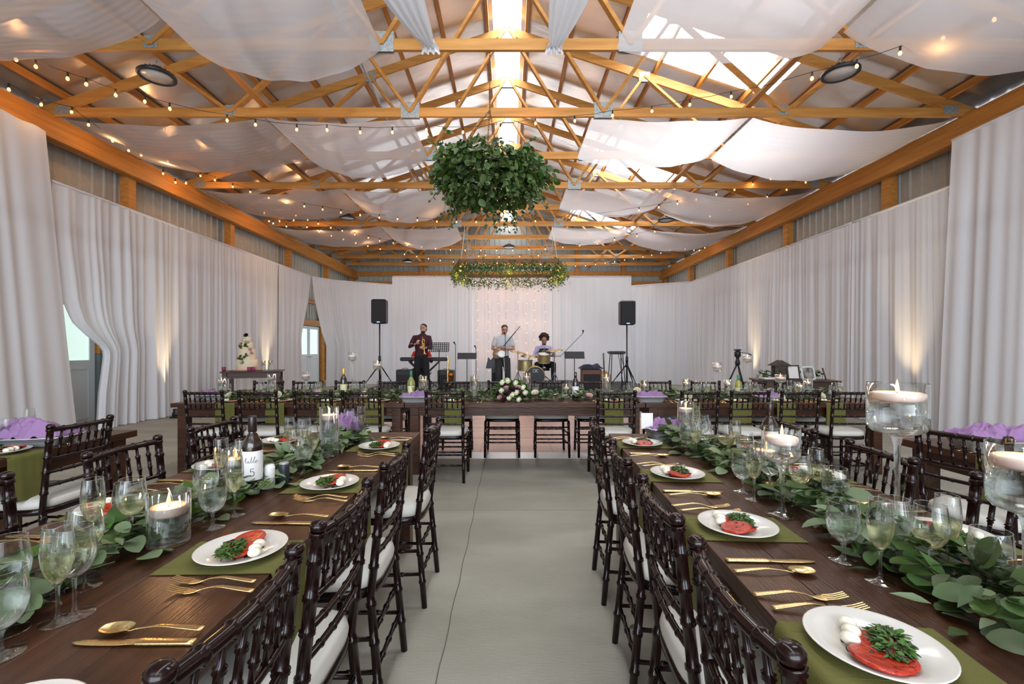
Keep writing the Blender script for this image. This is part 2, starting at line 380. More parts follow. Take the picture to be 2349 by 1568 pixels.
# high bay lamps
lens = mat('lamp_lens', (0.62, 0.58, 0.56), 0.3)
def highbay():
    r = thing('high_bay_lamp', None, 'lamp')
    MB().lathe([(0, .10), (.07, .10), (.075, .07), (.11, .06), (.12, .035), (.19, .03), (.205, .015), (.205, -.012), (.175, -.016), (.17, 0.0)], 40).build('housing', black, r)
    mb = MB()
    for k in range(18):
        a = 2*PI*k/18; mb.box((.115*math.cos(a), .115*math.sin(a), .045), (.08, .006, .035), a)
    mb.build('cooling_fins', black, r)
    MB().lathe([(0, -.006), (.172, -.006), (.172, 0)], 40).build('lens', lens, r)
    MB().tube([(0, 0, .1), (0, 0, .135), (.0, 0, .15), (.018, 0, .17), (0, 0, .19), (-.015, 0, .175)], .008, 8).tube([(0, 0, .15), (0, 0, .26)], .004, 6).build('hook', steel, r)
    return r
for (px, py, d, w) in ((360, 175, 5.62, 'near left corner of the ceiling'), (1928, 168, 5.62, 'near right corner of the ceiling'), (797, 500, 11.86, 'left bay in mid hall'), (1528, 505, 11.86, 'right bay in mid hall'),
                    (935, 600, 17.8, 'far left bay by the end wall'), (1410, 603, 17.8, 'far right bay by the end wall'), (1168, 567, 14.73, 'centre above the ring chandelier')):
    p = pd(px, py, d)
    o = make('highbay', highbay, p, 0, 'round black high bay lamp hanging from a hook, %s' % w, 'high bay lamps')
# ================================================================ wall drapes
def curtain(name, label, path, zt, zb, wl=.12, amp=.032, sa=None, sb=None, m=None, nv=16, top=True, seed=0, group='white wall drapes', floorpool=0.0):
    path = [Vector((p[0], p[1], 0)) for p in path]; seg = [(b-a).length for a, b in zip(path, path[1:])]; L = sum(seg)
    rr = random.Random(seed+11)
    nu = int(L/.028); ph = [rr.uniform(0, 6.28) for _ in range(5)]
    def at(s):
        acc = 0
        for i, l in enumerate(seg):
            if s <= acc+l or i == len(seg)-1:
                t = (path[i+1]-path[i]).normalized(); return path[i]+t*(s-acc), t
            acc += l
    def fn(u, v):
        z = zt+(zb-zt)*v
        a = sa(z) if sa else 0.0; b = L+(sb(z) if sb else 0.0)
        s = L*u+a*(1-u)**2.6+(b-L)*u**2.6; p, t = at(s); n = Vector((t.y, -t.x, 0)); w = L*u
        squeeze = (b-a)/L
        o = math.sin(2*PI*w/wl+ph[0]+2.2*math.sin(w*3.1+ph[1])+1.3*math.sin(w*7.7+ph[4]))*(.42+.3*math.sin(w*2.3+ph[2]))+math.sin(2*PI*w/(wl*3.3)+ph[2]+1.8*math.sin(w*1.7))*.55+math.sin(2*PI*w/(wl*.6)+ph[3]+2*math.sin(w*5+ph[0]))*.16
        o += .5*math.sin(w*1.9+ph[4]+v*1.2)*v
        A = amp*(.35+.65*min(1, v*3))*(1+.6*v)
        A *= 1+.5*(1-squeeze)
        zz = z+(0.010*math.sin(2*PI*w/wl*1.0+ph[0]) if v == 0 else 0)
        if floorpool and v > .97: o += 2.2
        return Vector((p.x+n.x*o*A, p.y+n.y*o*A, zz))
    r = thing(name, label, 'drape', (0, 0, 0), 0, group)
    MB().grid(fn, nu, nv).build('fabric', m or drape, r)
    hem = MB()
    if top:
        pts = [at(L*i/20)[0] for i in range(21)]; hem.tube([(p.x, p.y, zt-.01) for p in pts], .022, 8)
        hem.build('rod_pocket', m or drape, r)
    return r
def lerp(tab):
    def f(z):
        if z >= tab[0][0]: return tab[0][1]
        for (z0, a), (z1, b) in zip(tab, tab[1:]):
            if z0 >= z >= z1:
                t = (z0-z)/(z0-z1); t = t*t*(3-2*t) if False else t; return a+(b-a)*t
        return tab[-1][1]
    return f
ZD = 3.80
XL, XR = -6.69, 6.69
curtain('wall_drape', 'tall white drape hung from the left beam, nearest the camera', [(-6.60, 1.0), (-6.60, 6.525)], 4.44, .02, wl=.42, amp=.04, sb=lambda z: .55*(4.5-z)/4.5, seed=1, top=False)
curtain('wall_drape', 'white drape on the left swept back and tied to show the near door', [(XL, 6.70), (XL, 9.3)], ZD, .01, wl=.17, amp=.045, sa=lerp([(3.8, 0), (3.0, .02), (2.05, .16), (1.75, .30), (1.59, .48), (1.45, .68), (1.34, .84), (1.2, .86), (.6, .76), (0, .72)]), nv=44, seed=2)
curtain('wall_drape', 'white drape panel on the left wall lit by the nearer uplight', [(XL, 9.3), (XL, 11.3)], ZD, .01, seed=3)
curtain('wall_drape', 'white drape panel on the left wall behind the wedding cake', [(XL, 11.3), (XL, 13.3)], ZD, .01, seed=4)
curtain('wall_drape', 'white drape panel on the left wall tied back beside the far door', [(XL, 13.3), (XL, 15.5)], ZD, .01, sb=lerp([(3.8, 0), (3.0, -.15), (1.75, -.80), (1.6, -.83), (0, -.75)]), nv=30, seed=5)
curtain('wall_drape', 'white drape swept from the far door to the left corner', [(XL, 15.55), (-6.25, 16.4), (-4.3, 17.65)], ZD, .01, wl=.2, amp=.05, sa=lerp([(3.8, 0), (3.0, .12), (1.9, .42), (1.45, .62), (1.3, .62), (0, .6)]), nv=30, seed=6)
curtain('wall_drape', 'tall white drape hung from the right beam, nearest the camera', [(6.60, 6.81), (6.60, 1.0)], 4.44, .02, wl=.33, amp=.04, sa=lambda z: -.25*(4.5-z)/4.5, seed=7, top=True)
for i, (a, b, w) in enumerate(((6.3, 8.9, 'next to the tall near drape'), (8.9, 10.9, 'behind the card table'), (10.9, 12.9, 'behind the camera tripod'), (12.9, 14.9, 'beyond the camera tripod'), (14.9, 17.0, 'ending at the far right corner'))):
    curtain('wall_drape', 'white drape panel on the right wall %s' % w, [(XR, b), (XR, a)], ZD, .01, seed=20+i)
curtain('wall_drape', 'white drape closing the far right corner beside the stage', [(4.4, 18.1), (6.72, 16.75)], ZD, .01, seed=30, wl=.2, amp=.05)
for i, (a, b, w) in enumerate(((-4.02, -2.6, 'on the left edge of the stage backdrop'), (-2.6, -1.28, 'left of the fairy lights on the stage'), (1.5, 2.9, 'right of the fairy lights on the stage'), (2.9, 4.23, 'on the right edge of the stage backdrop'))):
    curtain('backdrop_drape', 'white pleated drape %s' % w, [(a, 15.8), (b, 15.8)], 3.84, .22, wl=.12, amp=.028, seed=40+i, group='stage backdrop drapes')
curtain('backdrop_drape', 'blush lit drape behind the fairy light curtain', [(-1.28, 15.84), (1.5, 15.84)], 3.82, .22, wl=.15, amp=.028, seed=50, group='stage backdrop drapes')
# doors behind the drapes
paneg = mat('door_glass', (0.75, 0.9, 0.85), 0.2, emit=(0.72, 0.93, 0.86), es=.75)
def door(name, y0, y1, leaf2):
    x = -7.24; h = 2.15
    mb = MB(); mb.box((x, (y0+y1)/2, .52), (.05, y1-y0, 1.04)); mb.box((x, y0+.05, 1.595), (.05, .1, 1.11)); mb.box((x, y1-.05, 1.595), (.05, .1, 1.11)); mb.box((x, (y0+y1)/2, 2.1), (.044, y1-y0-.2, .1)); mb.box((x, (y0+y1)/2, 1.09), (.044, y1-y0-.2, .1))
    mb.box((x+.03, (y0+y1)/2, 1.0), (.02, y1-y0-.24, .03)); mb.box((x+.03, (y0+y1)/2, .15), (.02, y1-y0-.24, .03))
    for yy in (y0+.12, y1-.12): mb.box((x+.03, yy, .57), (.016, .03, .84))
    d = struct(name, mb, white)
    struct('door_pane', MB().box((x, (y0+y1)/2, 1.6), (.012, y1-y0-.2, .92)), paneg, d)
    MB().tube([(x+.03, y1-.06 if leaf2 else y0+.06, 1.05), (x+.08, y1-.06 if leaf2 else y0+.06, 1.05), (x+.08, (y1-.16) if leaf2 else (y0+.16), 1.05)], .012, 8).build('door_handle', steel, d)
    return d
door('door_1', 7.06, 7.98, False); door('door_2', 15.65, 16.5, True); door('door_3', 16.52, 17.4, False)
struct('trim_3', MB().box((-7.2, 8.13, 1.75), (.12, .28, 1.0)), wood)
struct('trim_9', MB().box((-7.2, 8.13, .62), (.12, .28, 1.25)), mat('grey_paint', (.16, .18, .18), .6))
struct('trim_4', MB().box((-7.18, 17.6, 1.6), (.12, .22, 3.2)).box((-7.18, 16.5, 2.28), (.1, 2.0, .2)).box((-7.18, 16.5, 3.05), (.1, 2.0, .14)), wood)
# dance floor, stage
dance = mat('dance_floor', (0.50, 0.33, 0.28), 0.30, col2=(0.62, 0.43, 0.37), vscale=1.5, stretch=(.5, 3, 1))  # pink of the uplight reflected in the floor is mixed into the base colour
df = struct('trim_5', MB().box((.1, 8.08, .0175), (4.6, 4.7, .035)), dance)
mb = MB(); mb.add([(-2.4, 5.55, .001), (2.6, 5.55, .001), (2.4, 5.74, .037), (-2.2, 5.74, .037)], [(0, 1, 2, 3)], False)
for k in range(-2, 3): mb.beam((.1+k*.92, 5.56, .005), (.1+k*.92, 5.73, .037), .006, .003)
for s_ in (-2.23, 2.43): mb.box((s_, 8.08, .02), (.06, 4.7, .04))
struct('trim_6', mb, mat('silver_edge', (0.62, 0.64, 0.66), 0.35, 0.3))
g = MB()
for k in range(1, 5): g.box((-2.2+k*.92, 8.08, .0362), (.006, 4.6, .002))
for k in range(1, 5): g.box((.1, 5.73+k*.92, .0362), (4.5, .006, .002))
struct('trim_7', g, mat('floor_seam', (0.35, 0.22, 0.18), 0.5))
stage = struct('trim_8', MB().box((.1, 13.3, .1), (8.3, 5.4, .2)), mat('stage_carpet', (0.05, 0.05, 0.055), 0.9))
# ================================================================ ceiling swags
def swagm(xa, xb, ya, yb, sn, sf, seed, gather=None):
    rr = random.Random(seed); ph = [rr.uniform(0, 6) for _ in range(4)]
    def fn(u, v):
        x = xa+(xb-xa)*u; y = ya+(yb-ya)*v; bow = 4*u*(1-u)
        z = ZC-.06-(sn+(sf-sn)*v**.8)*bow**.85
        z -= .10*math.sin(PI*v)*bow
        # slack folds fanning from the tied corners
        z += .012*math.sin(14*(u-.5)*(1+v)+5*v+ph[0])*bow+.0022*math.sin(60*v*(1+.8*bow)+ph[1])*min(1, 5*min(u, 1-u))+.003*math.sin(90*v+9*u+ph[3])*(1-bow)
        y += -.04*bow*(1-v)+.05*math.sin(3*u+ph[2])*v*bow
        return Vector((x, y, z))
    return fn
rowsy = [(TY[2], TY[3]), (TY[4], TY[5]), (TY[6], TY[7]), (TY[8], TY[9])]
for j, (ya, yb) in enumerate(rowsy):
    k = ('nearest row', 'second row', 'third row', 'fourth row')[j]
    for (xa, xb, sn, sf, w) in ((-6.86, -3.75, .14, .26, 'outer left'), (-3.72, -1.50, .10, .36, 'inner left'), (1.27, 3.68, .08, .20, 'inner right'), (3.74, 6.86, .22, .42, 'outer right')):
        y2 = yb
        if j == 0 and 'outer' in w: y2 = 4.95 if 'left' in w else 5.15; sf = .46
        o = MB().grid(swagm(xa, xb, ya+.03, y2-.03, sn, sf, j*10+int(xa)+20), 44, 48).build('ceiling_swag', swag)
        tag(o, 'sheer white ceiling swag slung between trusses, %s of the %s' % (w, k), 'swag', 'white ceiling swags')
for (x, w, dx) in ((-.915, 'left', -.28), (.53, 'right', .16)):
    rr = random.Random(3)
    def fn(u, v, x=x, dx=dx):
        wd = .06+.55*v**.7 if v > .1 else .06+.12*(1-v*10)+.03; y = 5.40-1.5*v; z = 4.86-.25*math.sin(PI*v)*.3+.12*v
        return Vector((x+dx*v+(u-.5)*wd, y+.02*math.sin(u*30), z+.05*math.sin(u*26)*(.3+v)))
    def tail(u, v, x=x):
        return Vector((x+(u-.5)*(.07+.16*v), 5.36+.03*math.sin(u*22), 4.97-.18*v))
    r = thing('gathered_swag', 'gathered white swag knotted on the first truss, %s of the ridge' % w, 'swag', (0, 0, 0), 0, 'knotted swags')
    MB().grid(fn, 30, 14).build('fabric', drape, r); MB().grid(tail, 20, 5).build('knot_tail', drape, r)
# ================================================================ farm tables
TZ = 0.76
def farm_table(name, label, x0, x1, y0, y1, along='y', rz=0.0, pivot=None, group='long farm tables'):
    """origin at the centre of the footprint on the floor"""
    cx, cy = (x0+x1)/2, (y0+y1)/2; sx, sy = x1-x0, y1-y0
    r = thing(name, label, 'table', (cx, cy, 0), rz, group); m = dwood if along == 'y' else dwoodx
    mb = MB(); n = 6; w = (sx if along == 'y' else sy)/n
    for i in range(n):
        o = -(n-1)*w/2+i*w
        mb.rbox((o, 0, TZ-.022) if along == 'y' else (0, o, TZ-.022), (w-.0012, sy, .044) if along == 'y' else (sx, w-.0012, .044), .0015)
    mb.build('tabletop', m, r)
    mb = MB(); ax, ay = sx/2-.07, sy/2-.07
    for s_ in (-1, 1):
        mb.box((s_*ax, 0, TZ-.09), (.028, 2*ay, .095)); mb.box((0, s_*ay, TZ-.09), (2*ax, .028, .095))
    mb.build('apron', m, r)
    for a in (-1, 1):
        for b in (-1, 1): MB().rbox((a*(ax-.02), b*(ay-.02), (TZ-.045)/2), (.095, .095, TZ-.045), .004).build('leg', m, r)
    return r
LX0, LX1 = -1.515, -0.605
farm_table('farm_table', 'dark walnut farm table left of the aisle with a grey-green garland', LX0, LX1, .36, 3.14)
farm_table('farm_table', 'dark farm table end cut off at the bottom left of the photo', LX0, LX1, -2.1, .35)
ra = -math.atan(.054)
def rx(y): return .55+.054*(y-.9)       # inner edge of the right table
yc = 1.85; xc = rx(yc)+.44*math.cos(ra)
farm_table('farm_table', 'dark walnut farm table right of the aisle with a deep green garland', xc-.44, xc+.44, yc-1.50, yc+1.22, rz=ra)
yn = yc-2.73; xn = rx(yn)+.44
farm_table('farm_table', 'dark farm table end cut off at the bottom right of the photo', xn-.44, xn+.44, yn-1.22, yn+1.22, rz=ra)
for i, (a, b, w) in enumerate(((-3.55, -1.10, 'left end'), (-1.09, 1.43, 'middle'), (1.44, 4.0, 'right end'))):
    farm_table('farm_table', 'dark farm table forming the %s of the long cross table' % w, a, b, 4.80, 5.72, along='x')
farm_table('farm_table', 'dark farm table at the far left edge of the photo', -3.52, -2.62, .80, 3.23)
farm_table('farm_table', 'dark farm table at the far right edge behind the tall candle', 2.50, 3.40, .50, 2.93)
# ================================================================ chiavari chairs
def bamboo(a, b, r, rings, seg=8, ringr=1.28, fin=0):
    a = Vector(a); b = Vector(b); L = (b-a).length; pts = []; rr = []
    def add(t, q): pts.append(a+(b-a)*t); rr.append(q)
    add(0, r*.92)
    for t in rings:
        e = .006/L
        add(t-1.4*e, r); add(t-e*.7, r*ringr); add(t, r*1.08); add(t+e*.7, r*ringr); add(t+1.4*e, r)
    if fin:
        add(1-.028/L, r); add(1-.020/L, r*1.25); add(1-.012/L, r*1.3); add(1-.003/L, r*1.0); add(1, r*.3)
    else: add(1, r*.92)
    return pts, rr
def chair():
    r = thing('chiavari_chair', None, 'chair')
    sw, fw = .178, .198
    for s_ in (-1, 1):
        mb = MB()
        P = [(s_*(sw+.012), -.235, 0), (s_*sw, -.195, .44), (s_*(sw+.004), -.248, .925)]
        p1, r1 = bamboo(P[0], P[1], .0155, [.3, .62, .93], 10); p2, r2 = bamboo(P[1], P[2], .0155, [.22, .45, .62, .80, .93], 10, fin=1)
        mb.tube(p1+p2[1:], r1+r2[1:], 14); mb.build('back_post', mahog, r)
        p, q = bamboo((s_*(fw+.006), .20, 0), (s_*fw, .185, .44), .0155, [.28, .6, .9], 10)
        MB().tube(p, q, 12).build('leg', mahog, r)
        for z in (.17, .29):
            p, q = bamboo((s_*(sw+.008), -.22, z), (s_*(fw+.003), .19, z-.01), .009, [.25, .5, .75], 6, 1.4); MB().tube(p, q, 10).build('stretcher', mahog, r)
    for (y, z, w) in ((.19, .36, fw), (.192, .27, fw), (.194, .18, fw), (-.215, .17, sw+.006), (-.205, .30, sw+.004)):
        p, q = bamboo((-w, y, z), (w, y, z), .009, [.25, .5, .75], 6, 1.4); MB().tube(p, q, 10).build('stretcher', mahog, r)
    def bar(z, bow, rad, rings):
        t = (z-.44)/.485; y = -.195-.053*t; pts = []; rr = []
        n = 131
        for i in range(n):
            u = i/(n-1); pts.append((-sw+2*sw*u, y-bow*4*u*(1-u), z)); q = rad
            for g in rings:
                d = abs(u-g)*2*sw
                if d < .0042: q = rad*1.25
            rr.append(q)
        return MB().tube(pts, rr, 12)
    bar(.893, .022, .0135, [.16, .33, .5, .67, .84]).build('top_rail', mahog, r)
    bar(.735, .016, .0095, [.25, .5, .75]).build('back_rail', mahog, r)
    bar(.660, .014, .0095, [.2, .4, .6, .8]).build('back_rail', mahog, r)
    bar(.585, .012, .0095, [.2, .4, .6, .8]).build('back_rail', mahog, r)
    for k in range(6):
        u = (k+.95)/6.9; x = -sw+2*sw*u; b = 4*u*(1-u)
        p, q = bamboo((x, -.227-.016*b, .735), (x, -.245-.022*b, .888), .0062, [.3, .7], 6, 1.45)
        q = [w*(1.25 if .25 < i/len(q) < .8 else 1) for i, w in enumerate(q)]
        MB().tube(p, q, 10).build('spindle', mahog, r)
    def seatpt(a, k):       # rounded trapezoid outline
        c, s_ = math.cos(a), math.sin(a); e = .5
        x = math.copysign(abs(c)**e, c); y = math.copysign(abs(s_)**e, s_); w = .20+.012*y
        return x*w*k, y*.205*k-.005
    mb = MB(); n = 40; vs = []
    for (k, z) in ((1.0, .425), (1.03, .43), (1.03, .455), (.99, .46), (0.02, .46)):
        for i in range(n): x, y = seatpt(2*PI*i/n, k); vs.append((x, y, z))
    fs = [(j*n+i, j*n+(i+1) % n, (j+1)*n+(i+1) % n, (j+1)*n+i) for j in range(4) for i in range(n)]; fs.append(tuple(range(n-1, -1, -1)))
    mb.add(vs, fs); mb.build('seat_frame', mahog, r)
    mb = MB(); vs = []
    prof = ((.97, .458), (1.02, .466), (1.035, .482), (1.01, .502), (.90, .517), (.5, .524), (.03, .526))
    for (k, z) in prof:
        for i in range(n): x, y = seatpt(2*PI*i/n, k); vs.append((x, y, z))
    fs = [(j*n+i, j*n+(i+1) % n, (j+1)*n+(i+1) % n, (j+1)*n+i) for j in range(len(prof)-1) for i in range(n)]
    mb.add(vs, fs); mb.build('seat_cushion', cushion, r)
    return r
def place_chair(x, y, face, label, tilt=0, z=0, group='mahogany bamboo-style chairs'):
    rz = math.atan2(face[1], face[0])-PI/2
    return make('chair', chair, (x, y, z), rz+R.uniform(-.02, .02), label, group, rot=(tilt, 0, rz) if tilt else None)
for i, y in enumerate((.775, 1.27, 1.83, 2.55)):
    place_chair(-.695+(.03 if i == 3 else 0)*1.0, y, (-1, 0), 'dark bamboo-style chair on the left of the aisle, %s from the camera' % ORD[i])
for i, y in enumerate((.80, 1.295, 1.87, 2.56)):
    place_chair(rx(y)+.10, y, (1, -.054), 'dark bamboo-style chair on the right of the aisle, %s from the camera' % ORD[i])
for i, y in enumerate((1.33, 1.99, 2.58)):
    place_chair(-1.42, y, (1, 0.0), 'dark chair between the two left tables, %s from the camera' % ORD[i])
for i, (x, y) in enumerate(((1.29, 1.36), (1.29, 1.92), (1.33, 2.54))):
    place_chair(x, y, (-1, .08), 'dark chair between the two right tables, %s from the camera' % ORD[i])
place_chair(-2.72, 2.66, (-1, .0), 'dark chair backed to us at the far left table with an olive napkin')
place_chair(2.50, 2.38, (1, .35), 'dark chair at the far right table with an olive napkin')
CF = [-3.02, -2.49, -1.94, -1.46, -.64, 1.07, 1.89, 2.39, 2.89, 3.40]
for i, x in enumerate(CF):
    place_chair(x, 4.77, (0, 1), 'dark chair on the near side of the cross table, %s from the left' % ORD[i])
CB = [-3.10, -2.59, -2.07, -1.50, -.66, -.08, .52, 1.04, 1.92, 2.53, 3.13, 3.62]
for i, x in enumerate(CB):
    on = -2.1 < x < 2.4
    place_chair(x, 5.66, (0, -1), 'dark chair on the stage side of the cross table, %s from the left' % ORD[i], tilt=(.07 if on else 0), z=(.018 if on else 0))
# ================================================================ tableware builders
def sweep_strip(rows):
    """rows of (y, z, width, thickness): lofted flat bar along +y"""
    new = []
    for i in range(len(rows)-1):
        P = [rows[max(i-1, 0)], rows[i], rows[i+1], rows[min(i+2, len(rows)-1)]]
        for j in range(4):
            t = j/4; new.append(tuple(.5*(2*P[1][k]+(P[2][k]-P[0][k])*t+(2*P[0][k]-5*P[1][k]+4*P[2][k]-P[3][k])*t*t+(3*P[1][k]-P[0][k]-3*P[2][k]+P[3][k])*t**3) if k != 0 else P[1][0]+(P[2][0]-P[1][0])*t for k in range(4)))
    rows = new+[rows[-1]]
    mb = MB(); vs = []; fs = []
    for (y, z, w, t) in rows:
        for (a, b) in ((-1, -.5), (-.8, -1), (.8, -1), (1, -.5), (1, .5), (.8, 1), (-.8, 1), (-1, .5)): vs.append((a*w/2, y, z+b*t/2))
    for i in range(len(rows)-1):
        for k in range(8): fs.append((i*8+k, i*8+(k+1) % 8, (i+1)*8+(k+1) % 8, (i+1)*8+k))
    fs.append(tuple(range(7, -1, -1))); fs.append(tuple((len(rows)-1)*8+k for k in range(8)))
    mb.add(vs, fs); return mb
def fork():
    mb = sweep_strip([(-.1, .005, .015, .003), (-.06, .010, .0135, .003), (-.02, .0145, .009, .003), (.012, .010, .005, .003), (.03, .0045, .007, .0025), (.04, .003, .018, .002), (.052, .003, .024, .0018), (.058, .0034, .024, .0018)])
    for k in range(4):
        x = -.0102+k*.0068; mb.beam((x, .056, .0036), (x, .078, .006), .0038, .0018); mb.beam((x, .078, .006), (x*.97, .102, .013), .0030, .0016)
    return mb.build('fork', gold)
def spoon():
    mb = sweep_strip([(-.1, .005, .015, .003), (-.06, .009, .0135, .003), (-.02, .012, .009, .003), (.012, .009, .005, .003), (.035, .006, .005, .003), (.044, .005, .009, .002), (.052, .007, .010, .002)])
    def fn(u, v):
        t = v*PI; y = .07-.032*math.cos(t); w = .0205*math.sin(t)**.8; x = (u*2-1)*w; q = (x/.021)**2+((y-.07)/.033)**2
        return Vector((x, y, .0015+.0095*min(q, 1)))
    mb.grid(fn, 12, 14)
    mb.grid(lambda u, v: fn(u, v)+Vector((0, 0, -.0012)), 12, 14)
    return mb.build('spoon', gold)
def knife():
    mb = sweep_strip([(-.118, .004, .016, .007), (-.06, .004, .018, .007), (-.01, .004, .019, .007), (.0, .004, .017, .004), (.03, .003, .018, .0022), (.08, .003, .018, .002), (.105, .003, .014, .0018), (.118, .003, .006, .0015)])
    return mb.build('dinner_knife', gold)
def plate():
    r = thing('dinner_plate', None, 'plate')
    MB().lathe([(0, .0), (.055, 0), (.062, .004), (.09, .011), (.1145, .0185), (.1155, .0205), (.113, .021), (.09, .0145), (.07, .010), (.065, .0075), (0, .0065)], 48).build('dish', china, r)
    rr = random.Random(5); mb = MB()
    for (x, y, s_) in ((-.045, -.02, .012), (-.035, -.035, .008), (.035, -.042, .010), (.05, -.035, .006), (.01, -.05, .007), (-.052, .006, .006)): mb.ball((x, y, .008), (s_, s_*.55, .0012), 10, 4)
    pts = [(-.055+.011*i, -.03+.014*math.sin(i*1.9), .0085) for i in range(11)]; mb.tube(pts, .0017, 6, flat=.5)
    mb.tube([(-.02+.009*i, .02+.03*math.sin(i*1.3), .0235+.002*math.sin(i)) for i in range(8)], .0022, 6, flat=.6)
    for (x, y, s_) in ((.04, .01, .008), (.02, .03, .006), (.055, -.012, .006)): mb.ball((x, y, .0255), (s_, s_*.7, .0014), 8, 4)
    mb.build('balsamic_glaze', balsam, r)
    return r
def tomato_slice():
    mb = MB(); mb.lathe([(q*1.25, z) for q, z in [(0, -.005), (.026, -.005), (.0335, -.003), (.035, .0), (.0335, .003), (.030, .0042), (.027, .0036), (.012, .0046), (.008, .0036), (0, .004)]], 28)
    return tag(mb.build('tomato_slice', tomato), None, 'tomato')
def mozz_ball():
    return tag(MB().ball((0, 0, 0), (.0135, .0165, .012), 14, 9).build('mozzarella_ball', mozz), None, 'cheese')
def basil():
    mb = MB(); rr = random.Random(9)
    for i in range(300):
        a = rr.uniform(0, 6.28); q = rr.random()**.5; x, y = .043*q*math.cos(a)*1.25, .027*q*math.sin(a)
        mb.leaf((x, y, .003+.016*(1-q*.8)*rr.random()), (math.cos(a+rr.uniform(-1, 1)), math.sin(a+rr.uniform(-1, 1)), rr.uniform(-.1, .5)), (rr.uniform(-.5, .5), rr.uniform(-.5, .5), 1), rr.uniform(.008, .018), rr.uniform(.004, .009), .3)
    o = mb.build('chopped_basil', herb); tag(o, None, 'basil'); o['kind'] = 'stuff'; return o
def glass_of(name, foot, stemh, stemr, bowl, liquid, lm, liqname):
    """bowl: profile (r, z) of the thin cup; liquid: top height of the drink"""
    def b():
        r = thing(name, None, 'glass')
        MB().lathe([(foot*.97, 0), (foot, .0012), (foot*.95, .0025), (foot*.45, .0045), (stemr*1.6, .009)], 28).build('foot', gfoot, r)
        MB().lathe([(0, .004), (stemr*1.5, .0085), (stemr, .018), (stemr*.9, stemh*.6), (stemr*1.15, stemh-.006), (stemr*2.2, stemh+.001), (0, stemh+.003)], 28).build('stem', gstem, r)
        mb = MB(); pr = [(q, z) for q, z in bowl]; mb.lathe(pr, 32)
        q = bowl[-1]; mb.tube([(q[0]*math.cos(2*PI*i/32), q[0]*math.sin(2*PI*i/32), q[1]) for i in range(33)], .0007, 6)
        mb.build('bowl', glass, r)
        if liquid:
            pr = []; 
            for (a, b_) in zip(bowl, bowl[1:]):
                if a[1] < liquid:
                    pr.append((max(a[0]-.0008, .0004), a[1]+.0004))
                    if b_[1] >= liquid: t = (liquid-a[1])/(b_[1]-a[1]); pr.append((a[0]+(b_[0]-a[0])*t-.0008, liquid))
            pr = [(0, pr[0][1])]+pr+[(0, liquid)]
            MB().lathe(pr, 32).build(liqname, lm, r)
        return r
    return b
GOB = [(.004, .048), (.018, .053), (.030, .064), (.037, .080), (.0405, .098), (.0395, .125), (.035, .160)]
WIN = [(.003, .082), (.014, .086), (.027, .097), (.0355, .116), (.038, .135), (.036, .158), (.031, .190)]
FLU = [(.003, .078), (.010, .083), (.020, .098), (.0265, .122), (.0285, .145), (.027, .170), (.0235, .202)]
goblet = glass_of('water_goblet', .036, .048, .0048, GOB, .118, water, 'water')
wineg = glass_of('wine_glass', .036, .082, .0038, WIN, 0, water, 'wine')
flute = glass_of('champagne_flute', .033, .078, .0036, FLU, .142, wine, 'champagne')
tumbler = glass_of('wine_glass', .036, .082, .0038, WIN, .118, wine, 'wine')
def napkin(hang=.245, w=.20, ln=.30, skew=0.0, seed=0):
    rr = random.Random(seed); ph = rr.uniform(0, 6)
    L = hang+ln
    def fn(u, v):
        s = v*L; x = (u-.5)*w
        if s < hang:
            dz = hang-s; z = -dz; y = -.006-.006*math.sin(u*5+ph)*dz/hang-.02*(dz/hang)*math.sin(u*PI)*.4; x += skew*dz
        else: y = s-hang; z = .0022+.002*math.sin(u*7+ph)*.4
        if abs(s-hang) < .012: y = max(y, -.006)
        return Vector((x, y, z))
    mb = MB()
    mb.grid(fn, 10, 40); mb.grid(lambda u, v: fn(u, v)+Vector((0, (.0025 if v*L < hang else 0), (.0 if v*L < hang else -.0018))), 10, 40)
    for uu in (.18, .82):
        mb.tube([fn(uu, i/30)+Vector((0, -.001, .0004)) for i in range(31)], .0004, 4)
    return mb.build('napkin', olive)
